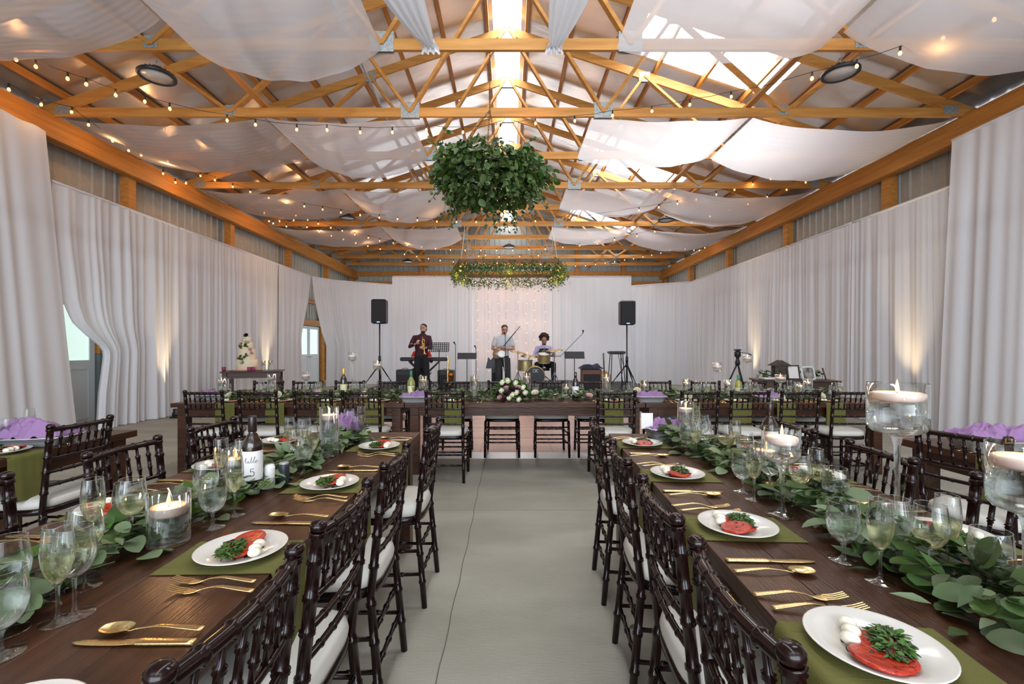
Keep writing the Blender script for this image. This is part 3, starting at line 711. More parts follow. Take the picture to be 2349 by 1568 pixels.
def setting(O, f, ph, ni, hang=.245, glasses='GFW', ntom=3, nmoz=3, rot=None, nap=True, tilt=1, jit=.012, cut=True, fullwine=False, gl=None, plate_on=True, food=True):
    """one cover: O edge point, f unit vector into the table; r = sitter's right"""
    f = Vector((f[0], f[1], 0)).normalized(); r = Vector((f.y, -f.x, 0)); O = Vector((O[0], O[1], TZ)); rz = math.atan2(f.y, f.x)-PI/2
    def at(a, b, z=0): return O+r*a+f*b+Vector((0, 0, z))
    def J(s=jit): return R.uniform(-s, s)
    if nap:
        key = 'nap%d' % (int(hang*100)); sk = ni
        make(key, lambda: tag(napkin(hang=hang, skew=.12 if hang > .3 else 0, seed=sk), None, 'napkin'), at(-.0+J(), 0), rz+J(.05), 'olive napkin under the plate at %s' % ph, 'olive napkins')
    if plate_on:
        make('plate', plate, at(J(), .135, .0035), R.uniform(0, 6.28) if rot is None else rz+rot, 'round white plate at %s' % ph, 'white plates')
    a0 = (rot if rot is not None else R.uniform(-.5, .5))+rz
    def pl(x, y, z): c, s_ = math.cos(a0), math.sin(a0); return at(0, .135, .0035+z)+Vector((x*c-y*s_, x*s_+y*c, 0))
    if food:
        toms = ((.034, .008, .0145, .25), (-.008, .002, .0175, -.12), (.056, -.010, .0215, .35))[:ntom]
        for k, (x, y, z, t) in enumerate(toms):
            make('tomato', tomato_slice, pl(x, y, z), 0, '%s tomato slice, %s' % (('middle red', 'left-hand red', 'topmost red')[k], ph), 'tomato slices', rot=(t*.3, -t*.35, R.uniform(0, 6)))
        for k in range(nmoz):
            make('mozz', mozz_ball, pl(-.048+k*.029, -.045+.004*(k % 2), .0215), a0+R.uniform(-.4, .4), '%s mozzarella ball, %s' % (('outermost', 'middle', 'inner')[k], ph), 'mozzarella balls')
        make('basil', basil, pl(-.012, .018, .018), a0, 'heap of chopped basil, %s' % ph, 'chopped basil heaps')
    if cut:
        for (nm, fn, dx, dy, w) in (('fork', fork, -.150, .115, 'inner fork, '), ('fork', fork, -.192, .10, 'outer fork, '), ('knife', knife, .235, .125, 'knife, '), ('spoon', spoon, .285, .11, 'spoon, ')):
            make(nm, lambda fn=fn, nm=nm: tag(fn(), None, nm), at(dx+J(.008), dy+J(.008), .0005), rz+J(.05), 'gold '+w+ph, 'gold cutlery')
    G = gl or {'G': (.205, .335), 'F': (.315, .335), 'W': (.275, .405), 'T': (.275, .405)}
    for k in glasses:
        a, b = G[k]; p = at(a+J(.008), b+J(.008))
        if k == 'G': make('goblet', goblet, p, 0, 'stemmed water goblet at %s' % ph, 'water goblets')
        if k == 'F': make('flute', flute, p, 0, 'champagne flute half full at %s' % ph, 'champagne flutes')
        if k == 'W': make('wineg', wineg, p, 0, 'empty wine glass at %s' % ph, 'wine glasses')
        if k == 'T': make('tumbler', tumbler, p, 0, 'wine glass with white wine at %s' % ph, 'wine glasses')
NI = 0
LA = [(.645, 'nearest'), (1.26, 'second'), (1.90, 'third'), (2.62, 'farthest')]
for i, (y, w) in enumerate(LA):
    setting((LX1, y), (-1, 0), "the %s place, aisle side of the left table" % w, 1, rot=(.4, .3, .2, .1)[i]+PI*0)
for i, (y, w) in enumerate([(.98, 'nearest'), (1.62, 'second'), (2.20, 'third'), (2.78, 'farthest')]):
    setting((LX0, y), (1, 0), "the %s place, outer side of the left table" % w, 2, hang=.2, rot=.4*i, glasses='GFT')
RA = [(.855, 'nearest'), (1.46, 'second'), (2.06, 'third'), (2.72, 'farthest')]
for i, (y, w) in enumerate(RA):
    setting((rx(y)+.005, y), (1, -.054), "the %s place, aisle side of the right table" % w, 3, rot=(-.5, -.2, 0, .2)[i])
for i, (y, w) in enumerate([(.82, 'nearest'), (1.36, 'second'), (2.02, 'third'), (2.62, 'farthest')]):
    setting((rx(y)+.875, y), (-1, .054), "the %s place, outer side of the right table" % w, 4, hang=.2, rot=.5*i, glasses='GFT')
for i, x in enumerate(CF):
    setting((x+R.uniform(-.03, .03)+.04, 4.80), (0, 1), "the cross table's near side, %s from the left" % ORD[i], 5, hang=.245, ntom=2, nmoz=2, glasses='GFW' if i % 2 else 'GF')
for i, x in enumerate(CB):
    setting((x, 5.72), (0, -1), "the cross table's stage side, %s from the left" % ORD[i], 6, hang=.2, ntom=1, nmoz=1, glasses='GWF' if i % 2 else 'GF')
setting((-2.62, 2.50), (-1, 0), "the far left table, farther place", 7, glasses='GF')
setting((-2.62, 1.9), (-1, 0), "the far left table, nearer place", 7, glasses='GF')
setting((2.50, 2.35), (1, 0), "the far right table, farther place", 8, glasses='GF')
setting((2.50, 1.75), (1, 0), "the far right table, nearer place", 8, glasses='GF')
# extra glasses crowding the near left corner
for k, (nm, x, y, b, w) in enumerate((('wineg', -.93, .98, wineg, 'wine glass with reflections beside the near left goblets'), ('tumbler', -1.02, 1.10, tumbler, 'wine glass standing by the near left garland'))):
    make(nm, b, (x, y, TZ), 0, w, 'wine glasses')
# ================================================================ candles in glass
def candle_light(p, e): point('candle_glow', p, e, (1.0, .46, .15), .012)
def floating_candle(rad, lit):
    def b():
        r = thing('floating_candle', None, 'candle')
        MB().lathe([(0, -.012), (rad*.6, -.012), (rad*.86, -.006), (rad*.97, .004), (rad, .012), (rad*.97, .017), (rad*.88, .019), (rad*.5, .0165), (0, .015)], 32).build('wax', wax, r)
        MB().tube([(0, 0, .015), (0, .001, .025)], .0012, 6).build('wick', black, r)
        if lit: MB().lathe([(0, .019), (.0035, .023), (.0055, .030), (.0045, .040), (.0018, .052), (0, .060)], 12).build('flame', flame, r)
        return r
    return b
def cyl_vase(rad, h, wl):
    def b():
        r = thing('cylinder_vase', None, 'vase')
        mb = MB(); mb.lathe([(rad, .004), (rad, h), (rad-.0025, h), (rad-.0025, .012)], 40); mb.build('glass_wall', glass, r)
        MB().lathe([(0, .001), (rad*.96, .001), (rad, .004), (rad, .011), (rad*.96, .013), (0, .0105)], 40).build('thick_base', gfoot, r)
        MB().lathe([(0, .0135), (rad-.0035, .0135), (rad-.0035, wl), (0, wl)], 40).build('water', waterv, r)
        return r
    return b
def stem_vase(rad, h, bh, wl):
    z0 = h-bh
    def b():
        r = thing('stemmed_vase', None, 'vase')
        MB().lathe([(rad*.86, 0), (rad*.9, .002), (rad*.5, .006), (.016, .014)], 32).build('foot', gfoot, r)
        MB().lathe([(0, .007), (.015, .014), (.0085, .035), (.0075, z0*.5), (.0085, z0-.03), (.014, z0-.006), (.02, z0+.001), (0, z0+.003)], 32).build('stem', gstem, r)
        MB().lathe([(.006, z0), (rad*.45, z0+.006), (rad*.85, z0+.016), (rad, z0+.032), (rad, h), (rad-.002, h)], 40).build('bowl', glass, r)
        MB().lathe([(0, z0+.003), (rad*.42, z0+.009), (rad*.82, z0+.019), (rad-.003, z0+.034), (rad-.003, z0+wl), (0, z0+wl)], 40).build('water', waterv, r)
        return r
    return b
def candle_set(x, y, kind, rad, h, where, lit=True, bh=.1, e=.9, z=TZ):
    if kind == 'cyl':
        wl = h-.062; make('cyl%.3f_%.2f' % (rad, h), cyl_vase(rad, h, wl), (x, y, z), 0, 'clear cylinder vase of water %s' % where, 'candle vases')
    else:
        wl = bh-.052; make('stv%.3f_%.2f' % (rad, h), stem_vase(rad, h, bh, wl), (x, y, z), 0, 'clear long-stemmed candle vase %s' % where, 'candle vases'); wl += h-bh
    k = rad*.90
    make('can%.3f%d' % (rad, lit), floating_candle(k, lit), (x, y, z+wl+.004), 0, '%s white floating candle in the vase %s' % ('lit' if lit else 'unlit', where), 'floating candles')
    if lit and e: candle_light((x, y, z+wl+.045), e)
candle_set(-.998, 1.344, 'cyl', .055, .15, 'on the left table nearest the camera', e=1.5)
candle_set(-1.15, 1.93, 'cyl', .055, .15, 'behind the wine bottle', e=1.5)
candle_set(-.957, 2.44, 'cyl', .049, .26, 'by the lilac cloth on the left table', e=1.5)
candle_set(.937, 1.57, 'stem', .056, .30, 'in the middle of the right table', bh=.125, e=1.5)
candle_set(1.17, 2.08, 'cyl', .052, .15, 'low in the garland of the right table', e=1.5)
candle_set(1.205, 1.42, 'stem', .078, .465, 'tallest on the right table', bh=.165, e=1.5)
candle_set(1.20, 1.06, 'stem', .070, .35, 'cut by the right edge of the photo', bh=.165, e=1.5)
candle_set(1.106, 2.86, 'cyl', .049, .24, 'by the lilac tray on the right table', e=1.5)
for i, (px, ty, kind, rad, lit, w) in enumerate(((508, 865, 'cyl', .05, 1, 'near the left end of the cross table'), (623, 857, 'cyl', .046, 0, 'below the cake table'), (702, 853, 'stem', .046, 0, 'left of the gold-capped bottle'), (808, 808, 'stem', .045, 0, 'tallest on the left of the cross table'),
        (866, 828, 'stem', .05, 1, 'below the left speaker'), (970, 862, 'cyl', .046, 1, 'by the white wine bottle'), (1088, 860, 'cyl', .046, 1, 'left of the bouquet'), (1208, 855, 'cyl', .046, 1, 'behind the bouquet'), (1299, 880, 'cyl', .048, 1, 'right of the bouquet, the low one'),
        (1391, 857, 'cyl', .046, 1, 'near the orange guitar'), (1478, 873, 'cyl', .046, 1, 'above the right tray'), (1574, 869, 'cyl', .046, 1, 'right of the right tray'), (1645, 832, 'stem', .052, 1, 'left of the camera tripod'), (1670, 870, 'cyl', .046, 1, 'below the camera tripod'),
        (1714, 813, 'stem', .052, 1, 'right of the camera tripod, very tall'), (1790, 858, 'stem', .056, 1, 'in front of the birdhouse'), (1835, 878, 'cyl', .046, 1, 'low near the cross table right end'), (1853, 868, 'cyl', .05, 1, 'near the cross table right end'))):
    d = 5.22+.12*((i*7) % 3-1); x = (px-VX)*d/F; top = H-(ty-VY)*d/F; h = top-TZ
    candle_set(x, d, kind, rad, max(h, .14), w, bool(lit), e=(.8 if i % 2 else .0))
# ================================================================ garlands
def garland(name, label, pts, w, n, hgt, lf, big, seed, m, m2=None, rnd=.6, twigs=14, dens2=.0):
    rr = random.Random(seed); pts = [Vector(p) for p in pts]
    seg = [(b-a).length for a, b in zip(pts, pts[1:])]; L = sum(seg)
    def at(s):
        acc = 0
        for i, l in enumerate(seg):
            if s <= acc+l or i == len(seg)-1: t = (pts[i+1]-pts[i]).normalized(); return pts[i]+t*(s-acc), t
            acc += l
    r = thing(name, label, 'garland')
    A, B, S = MB(), MB(), MB()
    for i in range(n):
        s = rr.random()*L; p, t = at(s); nn = Vector((-t.y, t.x, 0)); q = rr.gauss(0, .42); q = max(-1, min(1, q))
        h = hgt*(1-q*q)**.5*rr.random()
        c = p+nn*q*w*.5+Vector((0, 0, .006+h)); sg = 1 if q > 0 else -1
        d = t*rr.uniform(-1, 1)*.9+nn*sg*rr.uniform(.1, 1.2)+Vector((0, 0, rr.uniform(-.25, .45)))
        ln = lf*rr.uniform(.7, 1.25); up = Vector((rr.uniform(-.5, .5), rr.uniform(-.5, .5), 1))
        cu = rr.uniform(-.05, .35)
        if c.z+ln*d.normalized().z-cu*ln < p.z+.002: d.z = abs(d.z); cu = 0.02
        round_ = rr.random() < rnd
        (A if rr.random() > dens2 else B).leaf(c, d, up, ln, ln*(.82 if round_ else .42), cu, 0 if round_ else 1)
    for i in range(twigs):
        s = rr.random()*L*.9; p, t = at(s); nn = Vector((-t.y, t.x, 0)); q = rr.uniform(-.35, .35)*w
        a = p+nn*q+Vector((0, 0, .012)); S.tube([a, a+t*.12+nn*rr.uniform(-.04, .04)+Vector((0, 0, hgt*.4)), a+t*.25+nn*rr.uniform(-.07, .07)+Vector((0, 0, .01))], .0022, 5)
    A.build('foliage', m, r); S.build('stems', stemm, r)
    if B.v: B.build('foliage', m2 or m, r)
    return r
garland('leaf_garland', 'grey-green eucalyptus garland down the middle of the left table', [(-1.10, .5, TZ), (-1.13, 1.3, TZ), (-1.06, 2.0, TZ), (-.99, 2.7, TZ), (-1.0, 2.95, TZ)], .27, 820, .07, .062, 1, 1, euca, leafg, .75, 20, .15)
garland('leaf_garland', 'deep green leaf garland down the middle of the right table', [(1.02, .45, TZ), (1.06, 1.2, TZ), (1.12, 1.9, TZ), (1.02, 2.9, TZ)], .26, 800, .085, .066, 1, 2, mat('leaf_mixed', (0.066, 0.114, 0.030), 0.42, island=.42, translucent=.22), euca, .5, 20, .3)
garland('leaf_garland', 'long leafy garland along the cross table', [(-3.45, 5.20, TZ), (-1.8, 5.24, TZ), (0, 5.16, TZ), (1.8, 5.22, TZ), (3.7, 5.24, TZ)], .34, 3000, .10, .055, 1, 3, mat('leaf_cross', (0.062, 0.110, 0.030), 0.45, island=.45, translucent=.22), euca, .55, 40, .3)
garland('leaf_garland', 'leafy garland on the far left table', [(-3.05, 1.2, TZ), (-3.0, 2.9, TZ)], .28, 300, .08, .07, 1, 4, leafg, euca, .4, 8, .2)
garland('leaf_garland', 'leafy garland on the far right table', [(2.95, 1.0, TZ), (2.95, 2.6, TZ)], .28, 300, .08, .07, 1, 5, leafg, euca, .4, 8, .2)
# seeded sprigs
def berries(name, label, c, m, seed, s=.06):
    rr = random.Random(seed); mb = MB(); st = MB()
    for k in range(6):
        a = rr.uniform(0, 6.28); e = Vector(c)+Vector((math.cos(a)*s, math.sin(a)*s*.8, rr.uniform(.01, .035))); st.tube([c, e], .001, 4)
        for j in range(9): mb.ball(e+Vector((rr.uniform(-.018, .018), rr.uniform(-.018, .018), rr.uniform(-.01, .012))), rr.uniform(.0025, .0042), 6, 4)
    r = thing(name, label, 'berries', (0, 0, 0), 0, 'seeded eucalyptus sprigs'); mb.build('seed_pods', m, r); st.build('stems', stemm, r)
seed_m = mat('seed_pods', (0.16, 0.20, 0.05), 0.6); seed_b = mat('seed_pods_tan', (0.22, 0.15, 0.05), 0.6)
berries('berry_sprig', 'green seed pod sprig by the foot of the wine bottle', (-.985, 1.74, TZ+.02), seed_m, 1)
berries('berry_sprig', 'tan seed pod sprig beside the stemmed vase', (1.13, 1.72, TZ+.08), seed_b, 2, .07)
berries('berry_sprig', 'green seed pod sprig by the far glasses of the right table', (1.03, 2.45, TZ+.07), seed_m, 3, .08)
# ================================================================ roses and bouquet
def rose(m, rad, layers=3, seed=0):
    mb = MB(); rr = random.Random(seed); mb.ball((0, 0, rad*.5), (rad*.35, rad*.35, rad*.45), 8, 6)
    for l in range(layers):
        n = 4+l; q = rad*(.38+.62*l/(layers-1)); hh = rad*(1.05-.3*l/(layers-1)); lean = .15+.45*l/(layers-1)
        for k in range(n):
            a0 = 2*PI*k/n+l*.7+rr.uniform(-.1, .1)
            def fn(u, v):
                a = a0+(u-.5)*2.1*(.75+.25*v); p = q*(.35+.65*v**.7)*(1+lean*.25*v*v); z = hh*v*(1-.12*(2*u-1)**2)-.05*rad*(v > .9)
                return Vector((p*math.cos(a), p*math.sin(a), z*1.1))
            mb.grid(fn, 4, 4)
    return mb.mesh('rose', m)
rw = mat('rose_cream', (0.80, 0.76, 0.60), 0.7, translucent=.25); rb = mat('rose_blush', (0.78, 0.50, 0.50), 0.7, translucent=.25)
rg = mat('rose_burgundy', (0.055, 0.004, 0.02), 0.7); hyd = mat('hydrangea_cream', (0.80, 0.80, 0.58), 0.7, island=.1, translucent=.2)
RM = {'cream': rose(rw, .036, 3, 1), 'blush': rose(rb, .030, 3, 2), 'burgundy': rose(rg, .036, 4, 3)}
def put_rose(kind, px, py, d, label, parent=None, part=False):
    o = bpy.data.objects.new('rose', RM[kind]); COL.objects.link(o); p = pd(px, py, d); o.location = p
    o.rotation_euler = (R.uniform(.5, 1.2), R.uniform(-.3, .3), R.uniform(-.6, .6))
    if parent: o.parent = parent
    else: tag(o, label, 'flower', 'rose heads along the garland')
    return o
for (k, px, py, w) in (('cream', 527, 908, 'near the left end of the cross table'), ('cream', 637, 906, 'by the left napkins on the cross table'), ('blush', 731, 903, 'below the unlit stemmed vase'), ('cream', 836, 907, 'beside the left tray'), ('blush', 1021, 908, 'between the left tray and the bouquet'),
                      ('cream', 1228, 903, 'right of the bouquet'), ('blush', 1352, 909, 'left of the right tray'), ('cream', 1461, 897, 'above the right tray'), ('cream', 1579, 909, 'right of the right tray'), ('cream', 1790, 911, 'near the right lilac napkin'), ('cream', 1882, 909, 'near the cross table right end')):
    put_rose(k, px, py, 5.02, '%s rose head %s' % (k, w))
bq = thing('flower_bouquet', 'round bouquet of cream, blush and burgundy flowers mid cross table', 'bouquet')
bc = pd(1172, 897, 5.06); rr = random.Random(4); mb = MB(); hy = MB()
for i in range(260):
    a = rr.uniform(0, 6.28); e = rr.uniform(-.3, 1.3); dv = Vector((math.cos(a)*math.cos(e), math.sin(a)*math.cos(e), math.sin(e)))
    p = bc+Vector((dv.x*.17, dv.y*.12, dv.z*.10-.02)); p.z = max(p.z, TZ+.01)
    mb.leaf(p, dv+Vector((0, 0, -.1)), (rr.uniform(-1, 1), rr.uniform(-1, 1), 1), rr.uniform(.05, .08), .03, .2, 1)
mb.build('foliage', leafg, bq)
for (px, py) in ((1165, 873), (1183, 878), (1150, 895), (1200, 888), (1168, 912), (1190, 916), (1152, 877), (1205, 900), (1185, 900), (1176, 905)):
    c = pd(px, py, 4.90); h_ = MB(); h_.ball(c, .022, 10, 7)
    for i in range(75):
        a = rr.uniform(0, 6.28); e = rr.uniform(-1.3, 1.5); v = Vector((math.cos(a)*math.cos(e), math.sin(a)*math.cos(e), math.sin(e)))
        h_.leaf(c+v*.025, v.orthogonal(), v, .019, .016, .1, 0)
    h_.build('hydrangea', hyd, bq)
for (k, px, py) in (('cream', 1163, 874), ('burgundy', 1174, 894), ('burgundy', 1161, 905), ('burgundy', 1190, 906), ('burgundy', 1154, 884), ('burgundy', 1143, 903), ('blush', 1191, 889), ('blush', 1147, 912), ('blush', 1160, 890), ('burgundy', 1156, 918), ('blush', 1180, 884)):
    put_rose(k, px, py, 4.94, None, bq).scale = (.8,)*3
# ================================================================ trays of lilac napkins
alum = mat('aluminium_tray', (0.66, 0.67, 0.68), 0.42, 0.55, bump=.1, bscale=30)
def foil_tray(label, c, sx, sy, h, rz):
    r = thing('foil_tray', label, 'tray', c, rz, 'aluminium trays'); mb = MB(); vs = []; n = 48
    def ol(k, z, add=0):
        out = []
        for i in range(n):
            a = 2*PI*i/n; cx, s_ = math.cos(a), math.sin(a); x = math.copysign(abs(cx)**.35, cx)*(sx/2*k+add); y = math.copysign(abs(s_)**.35, s_)*(sy/2*k+add)
            fl = .002*math.sin(i*PI) ; out.append((x, y, z))
        return out
    vs = ol(.78, 0)+ol(.80, .003)+ol(.97, h)+ol(.97, h, .012)+ol(.97, h-.004, .013)+ol(.97, h-.003, .001)+ol(.79, .006)
    fs = [(j*n+i, j*n+(i+1) % n, (j+1)*n+(i+1) % n, (j+1)*n+i) for j in range(6) for i in range(n)]; fs.append(tuple(range(n-1, -1, -1))); fs.append(tuple(6*n+i for i in range(n)))
    mb.add(vs, fs); mb.build('pan', alum, r); return r
def lilac_heap(label, c, sx, sy, h, seed, rz=0, sag=0.0):
    rr = random.Random(seed); ph = [rr.uniform(0, 6) for _ in range(6)]
    def fn(u, v):
        x = (u-.5)*sx; y = (v-.5)*sy; e = min(u, 1-u, v, 1-v)*2; e2 = min(1, e*3)
        z = h*(.10+.62*e2)+h*.30*math.sin(7*u+4*v+ph[0])*e2+h*.12*math.sin(15*v-9*u+ph[1]+2*math.sin(5*u))*e2+h*.10*math.sin(31*u+21*v+ph[2]+3*math.sin(6*v))+h*.06*math.sin(53*u-31*v)
        x += .012*math.sin(14*v+ph[3]); y += .012*math.sin(12*u+ph[4])
        return Vector((x, y, max(z, .004)))
    o = MB().grid(fn, 44, 34).build('napkin_heap', lilac); o.location = c; o.rotation_euler = (0, 0, rz); return tag(o, label, 'cloth', 'lilac cloths')
def tray_with_cloth(px, d, sx, sy, h, tl, cl, seed, rz=0.0, heap=.058, fill=1.0):
    x = (px-VX)*d/F; foil_tray(tl, (x, d, TZ+.001), sx, sy, h, rz)
    lilac_heap(cl, (x, d, TZ+h-.012), sx*.93*fill, sy*.9, heap, seed, rz)
tray_with_cloth(955, 4.93, .33, .22, .065, 'silver foil tray left of the bouquet', 'lilac cloth heaped in the foil tray left of the bouquet', 1)
tray_with_cloth(1490, 4.95, .33, .22, .065, 'silver foil tray on the right half of the cross table', 'lilac cloth in the foil tray on the cross table right half', 2)
tray_with_cloth(1528, 2.94, .26, .19, .07, 'silver foil tray at the far end of the right table', 'lilac cloth in the tray at the right table far end', 3, .1)
tray_with_cloth(790, 2.92, .26, .19, .06, 'silver foil tray at the far end of the left table', 'lilac cloth in the tray at the left table far end', 4, 0, .1)
tray_with_cloth(490, 5.15, .36, .22, .06, 'foil tray at the left end of the cross table', 'lilac cloth at the left end of the cross table', 5)
tray_with_cloth(1760, 5.0, .26, .2, .06, 'foil tray near the right end of the cross table', 'lilac cloth near the right end of the cross table', 6)
tray_with_cloth(60, 2.72, .50, .24, .055, 'foil tray on the far left table', 'lilac cloth on the far left table', 7, .2, .1)
tray_with_cloth(2275, 2.55, .36, .26, .075, 'silver oval tray on the far right table', 'lilac cloth in the tray on the far right table', 8, -.2, .08)
tag(MB().box((0, 0, .05), (.075, .002, .10)).build('paper_card', mat('card', (.8, .8, .8), .6)), 'white folded card standing in the tray on the right table', 'card').location = (.885, 2.93, TZ+.06)
# ================================================================ bottles, shakers
def bottle_prof(h=.30, r=.0375): return [(0, .004), (r*.7, .0), (r*.95, .003), (r, .01), (r, h*.60), (r*.93, h*.66), (r*.62, h*.73), (r*.40, h*.78), (r*.37, h*.82), (r*.36, h*.955), (r*.42, h*.957), (r*.42, h*.985), (r*.37, h), (0, h)]
btlglass = mat('dark_bottle_glass', (0.020, 0.010, 0.006), 0.06, coat=.6); paper = mat('label_paper', (0.80, 0.79, 0.79), 0.6)
ink = mat('ink', (0.02, 0.02, 0.025), 0.5)
def lab_curve(pts, r, s0, z0, scale, width, ang0):
    out = []
    for (u, v) in pts: a = ang0+(s0+u*scale)/r; out.append((r*math.sin(a), -r*math.cos(a), z0+v*scale))
    return out
def table_bottle(label, p, face):
    r = thing('wine_bottle', label, 'bottle', p, face)
    MB().lathe(bottle_prof(), 40).build('bottle_glass', btlglass, r)
    MB().lathe([(.0152, .238), (.0160, .2395), (.0162, .296), (.0145, .3015), (0, .3015)], 28).build('capsule', mat('wax_capsule', (.015, .008, .008), .3), r)
    R_ = .0379; mb = MB(); mb.grid(lambda u, v: Vector((R_*math.sin(-1.45+2.9*u), -R_*math.cos(-1.45+2.9*u), .050+.115*v)), 36, 2); mb.build('paper_label', paper, r)
    R2 = R_+.0005; mb = MB()
    strokes = [  # cursive "table", unit x-height 1
        [(-.3, .5), (.1, .8), (.5, 2.1), (.62, 2.3), (.45, 1.6), (.25, .4), (.35, 0), (.6, .1), (.95, .6)], [(-.05, 1.5), (.95, 1.7)],
        [(1.75, .95), (1.4, 1.0), (1.05, .5), (1.15, .05), (1.45, .1), (1.75, .9), (1.65, .2), (1.85, .0), (2.2, .4)],
        [(2.2, .4), (2.75, 1.6), (2.95, 2.4), (2.75, 2.45), (2.5, 1.3), (2.4, .3), (2.55, .0), (2.95, .2), (3.0, .75), (2.75, .95), (3.1, .75), (3.4, .8)],
        [(3.4, .8), (3.95, 2.0), (4.05, 2.55), (3.85, 2.5), (3.6, 1.2), (3.6, .2), (3.8, .0), (4.1, .4)],
        [(4.1, .4), (4.5, .6), (4.75, .9), (4.6, 1.1), (4.35, .8), (4.3, .3), (4.55, .0), (5.0, .3), (5.5, .9)]]
    sc = .0092
    def sm(pts):
        out = []
        P = [pts[0]]+pts+[pts[-1]]
        for i in range(1, len(P)-2):
            for j in range(5):
                t = j/5; a, b, c, d = P[i-1], P[i], P[i+1], P[i+2]
                out.append(tuple(.5*((2*b[k])+(-a[k]+c[k])*t+(2*a[k]-5*b[k]+4*c[k]-d[k])*t*t+(-a[k]+3*b[k]-3*c[k]+d[k])*t**3) for k in (0, 1)))
        out.append(pts[-1]); return out
    for s_ in strokes: mb.tube(lab_curve(sm(s_), R2, -.0245, .120, sc, 0, 0), .00055, 5)
    five = [[(.95, 2.0), (.2, 2.0), (.12, 1.15)], [(.12, 1.15), (.5, 1.32), (.92, 1.1), (1.02, .6), (.8, .12), (.35, .0), (.0, .22)]]
    for s_ in five: mb.tube(lab_curve(sm(s_) if len(s_) > 3 else s_, R2, -.005, .068, .0145, 0, 0), .0011, 5)
    mb.build('lettering', ink, r)
    return r
table_bottle('dark wine bottle with a white label reading table 5', (-1.03, 1.84, TZ), .40)
table_bottle('dark wine bottle with a white table label on the right table', (1.30, 2.28, TZ), -.45)
def shaker(label, p, m, m2):
    r = thing('shaker', label, 'shaker', p); MB().lathe([(0, 0), (.0195, 0), (.021, .002), (.021, .083), (.0195, .088), (.0175, .088)], 28).build('body', m, r)
    MB().lathe([(.0185, .0875), (.0185, .092), (.017, .0945), (0, .095)], 28).build('cap', m2, r)
ceram = mat('white_ceramic', (.78, .78, .76), .3)
dk = mat('charcoal_ceramic', (.02, .026, .032), .35)
shaker('white ceramic salt shaker right of the wine bottle', (-.985, 1.885, TZ), ceram, ceram)
shaker('charcoal pepper shaker right of the white shaker', (-.945, 1.925, TZ), dk, steel)
shaker('charcoal pepper shaker in the garland of the right table', (1.235, 1.80, TZ), dk, steel)
shaker('white salt shaker on the right table beside the charcoal one', (1.20, 1.86, TZ), ceram, ceram)
gw = mat('white_wine_bottle', (0.45, 0.48, 0.12), 0.05, trans=.5); lb2 = mat('yellow_label', (.70, .68, .38), .6)
def small_bottle(label, px, ty, d, body, cap, lab):
    x = (px-VX)*d/F; h = H-(ty-VY)*d/F-TZ; r = thing('wine_bottle', label, 'bottle', (x, d, TZ), 0, 'bottles on the cross table')
    MB().lathe(bottle_prof(h, .038), 24).build('bottle_glass', body, r)
    MB().lathe([(.0155, h*.80), (.0165, h*.81), (.017, h*.99), (.014, h*1.005), (0, h*1.005)], 16).build('capsule', cap, r)
    MB().lathe([(.0385, h*.18), (.0385, h*.48)], 24).build('paper_label', lab, r)
gf = mat('green_foil', (.03, .16, .10), .4, .3); gdf = mat('gold_foil', (.65, .42, .08), .4, .5)
small_bottle('green-capped white wine bottle beside the left tray', 943, 850, 5.15, gw, gf, lb2)
small_bottle('dark bottle with gold capsule on the left of the cross table', 788, 845, 5.3, btlglass, gdf, lb2)
small_bottle('dark red wine bottle right of the bouquet', 1320, 853, 5.2, btlglass, btlglass, paper)
small_bottle('green-capped white wine bottle below the camera tripod', 1694, 860, 5.25, gw, gf, lb2)
# ================================================================ string lights
wirem = mat('cable_black', (0.01, 0.01, 0.01), 0.6)
BULB = MB().lathe([(0, -.048), (.009, -.046), (.0165, -.036), (.019, -.024), (.0155, -.011), (.0095, 0), (0, 0)], 12).mesh('bulb', bulbm)
def strand(label, pix, zf, ends=None, lightevery=4, e=1.0):
    """pix: bulb centres read off the photo; zf(i) their real height above the floor"""
    r = thing('string_lights', label, 'lights', (0, 0, 0), 0, 'warm bulb string lights'); P = []
    for i, (px, py) in enumerate(pix):
        p = zf(px, py); P.append(p+Vector((0, 0, .075)))
        b = bpy.data.objects.new('bulb', BULB); COL.objects.link(b); b.parent = r; b.location = p+Vector((0, 0, .022)); b.rotation_euler = (R.uniform(-.15, .15), R.uniform(-.15, .15), 0)
        if lightevery and i % lightevery == 1: point('bulb_light', p, e*WIRE_W*(.4 if p.x > 1.5 else 1.3 if p.x < -5 else 1), WARM, .03)
    pts = []
    Q = ([Vector(ends[0])] if ends and ends[0] else [])+P+([Vector(ends[1])] if ends and ends[1] else [])
    for a, b in zip(Q, Q[1:]):
        pts.append(a); pts.append((a+b)/2-Vector((0, 0, .008*(b-a).length/.3)))
    pts.append(Q[-1]); MB().tube(pts, .0035, 5).build('cable', wirem, r)
    mb = MB()
    for p in P: mb.tube([p+Vector((0, 0, .004)), p-Vector((0, 0, .012)), p-Vector((0, 0, .05))], [.007, .0115, .0105], 8)
    s_ = mb.build('sockets', wirem, r); s_['kind'] = 'stuff'
    return r
def Z(z): return lambda px, py: pz(px, py, z)
def D(d): return lambda px, py: pd(px, py, d)
S1 = [(37,137),(82,153),(155,180),(198,193),(265,218),(332,233),(389,249),(521,276),(586,286),(681,297),(750,298),(826,303),(900,303),(978,298),(1062,303),(1148,295),(1228,283),(1318,277),(1405,265),(1495,255),(1583,240),(1677,222),(1863,180),(1965,152),(2065,122),(2163,88),(2280,45)]
def z1(px, py):     # sags from the near corners to the truss in the middle
    d = 6.72-1.5*abs((px-1130)/1130.)**1.6
    if px > 1800: d = 5.27-.6*(px-1800)/480
    return pd(px, py, d)
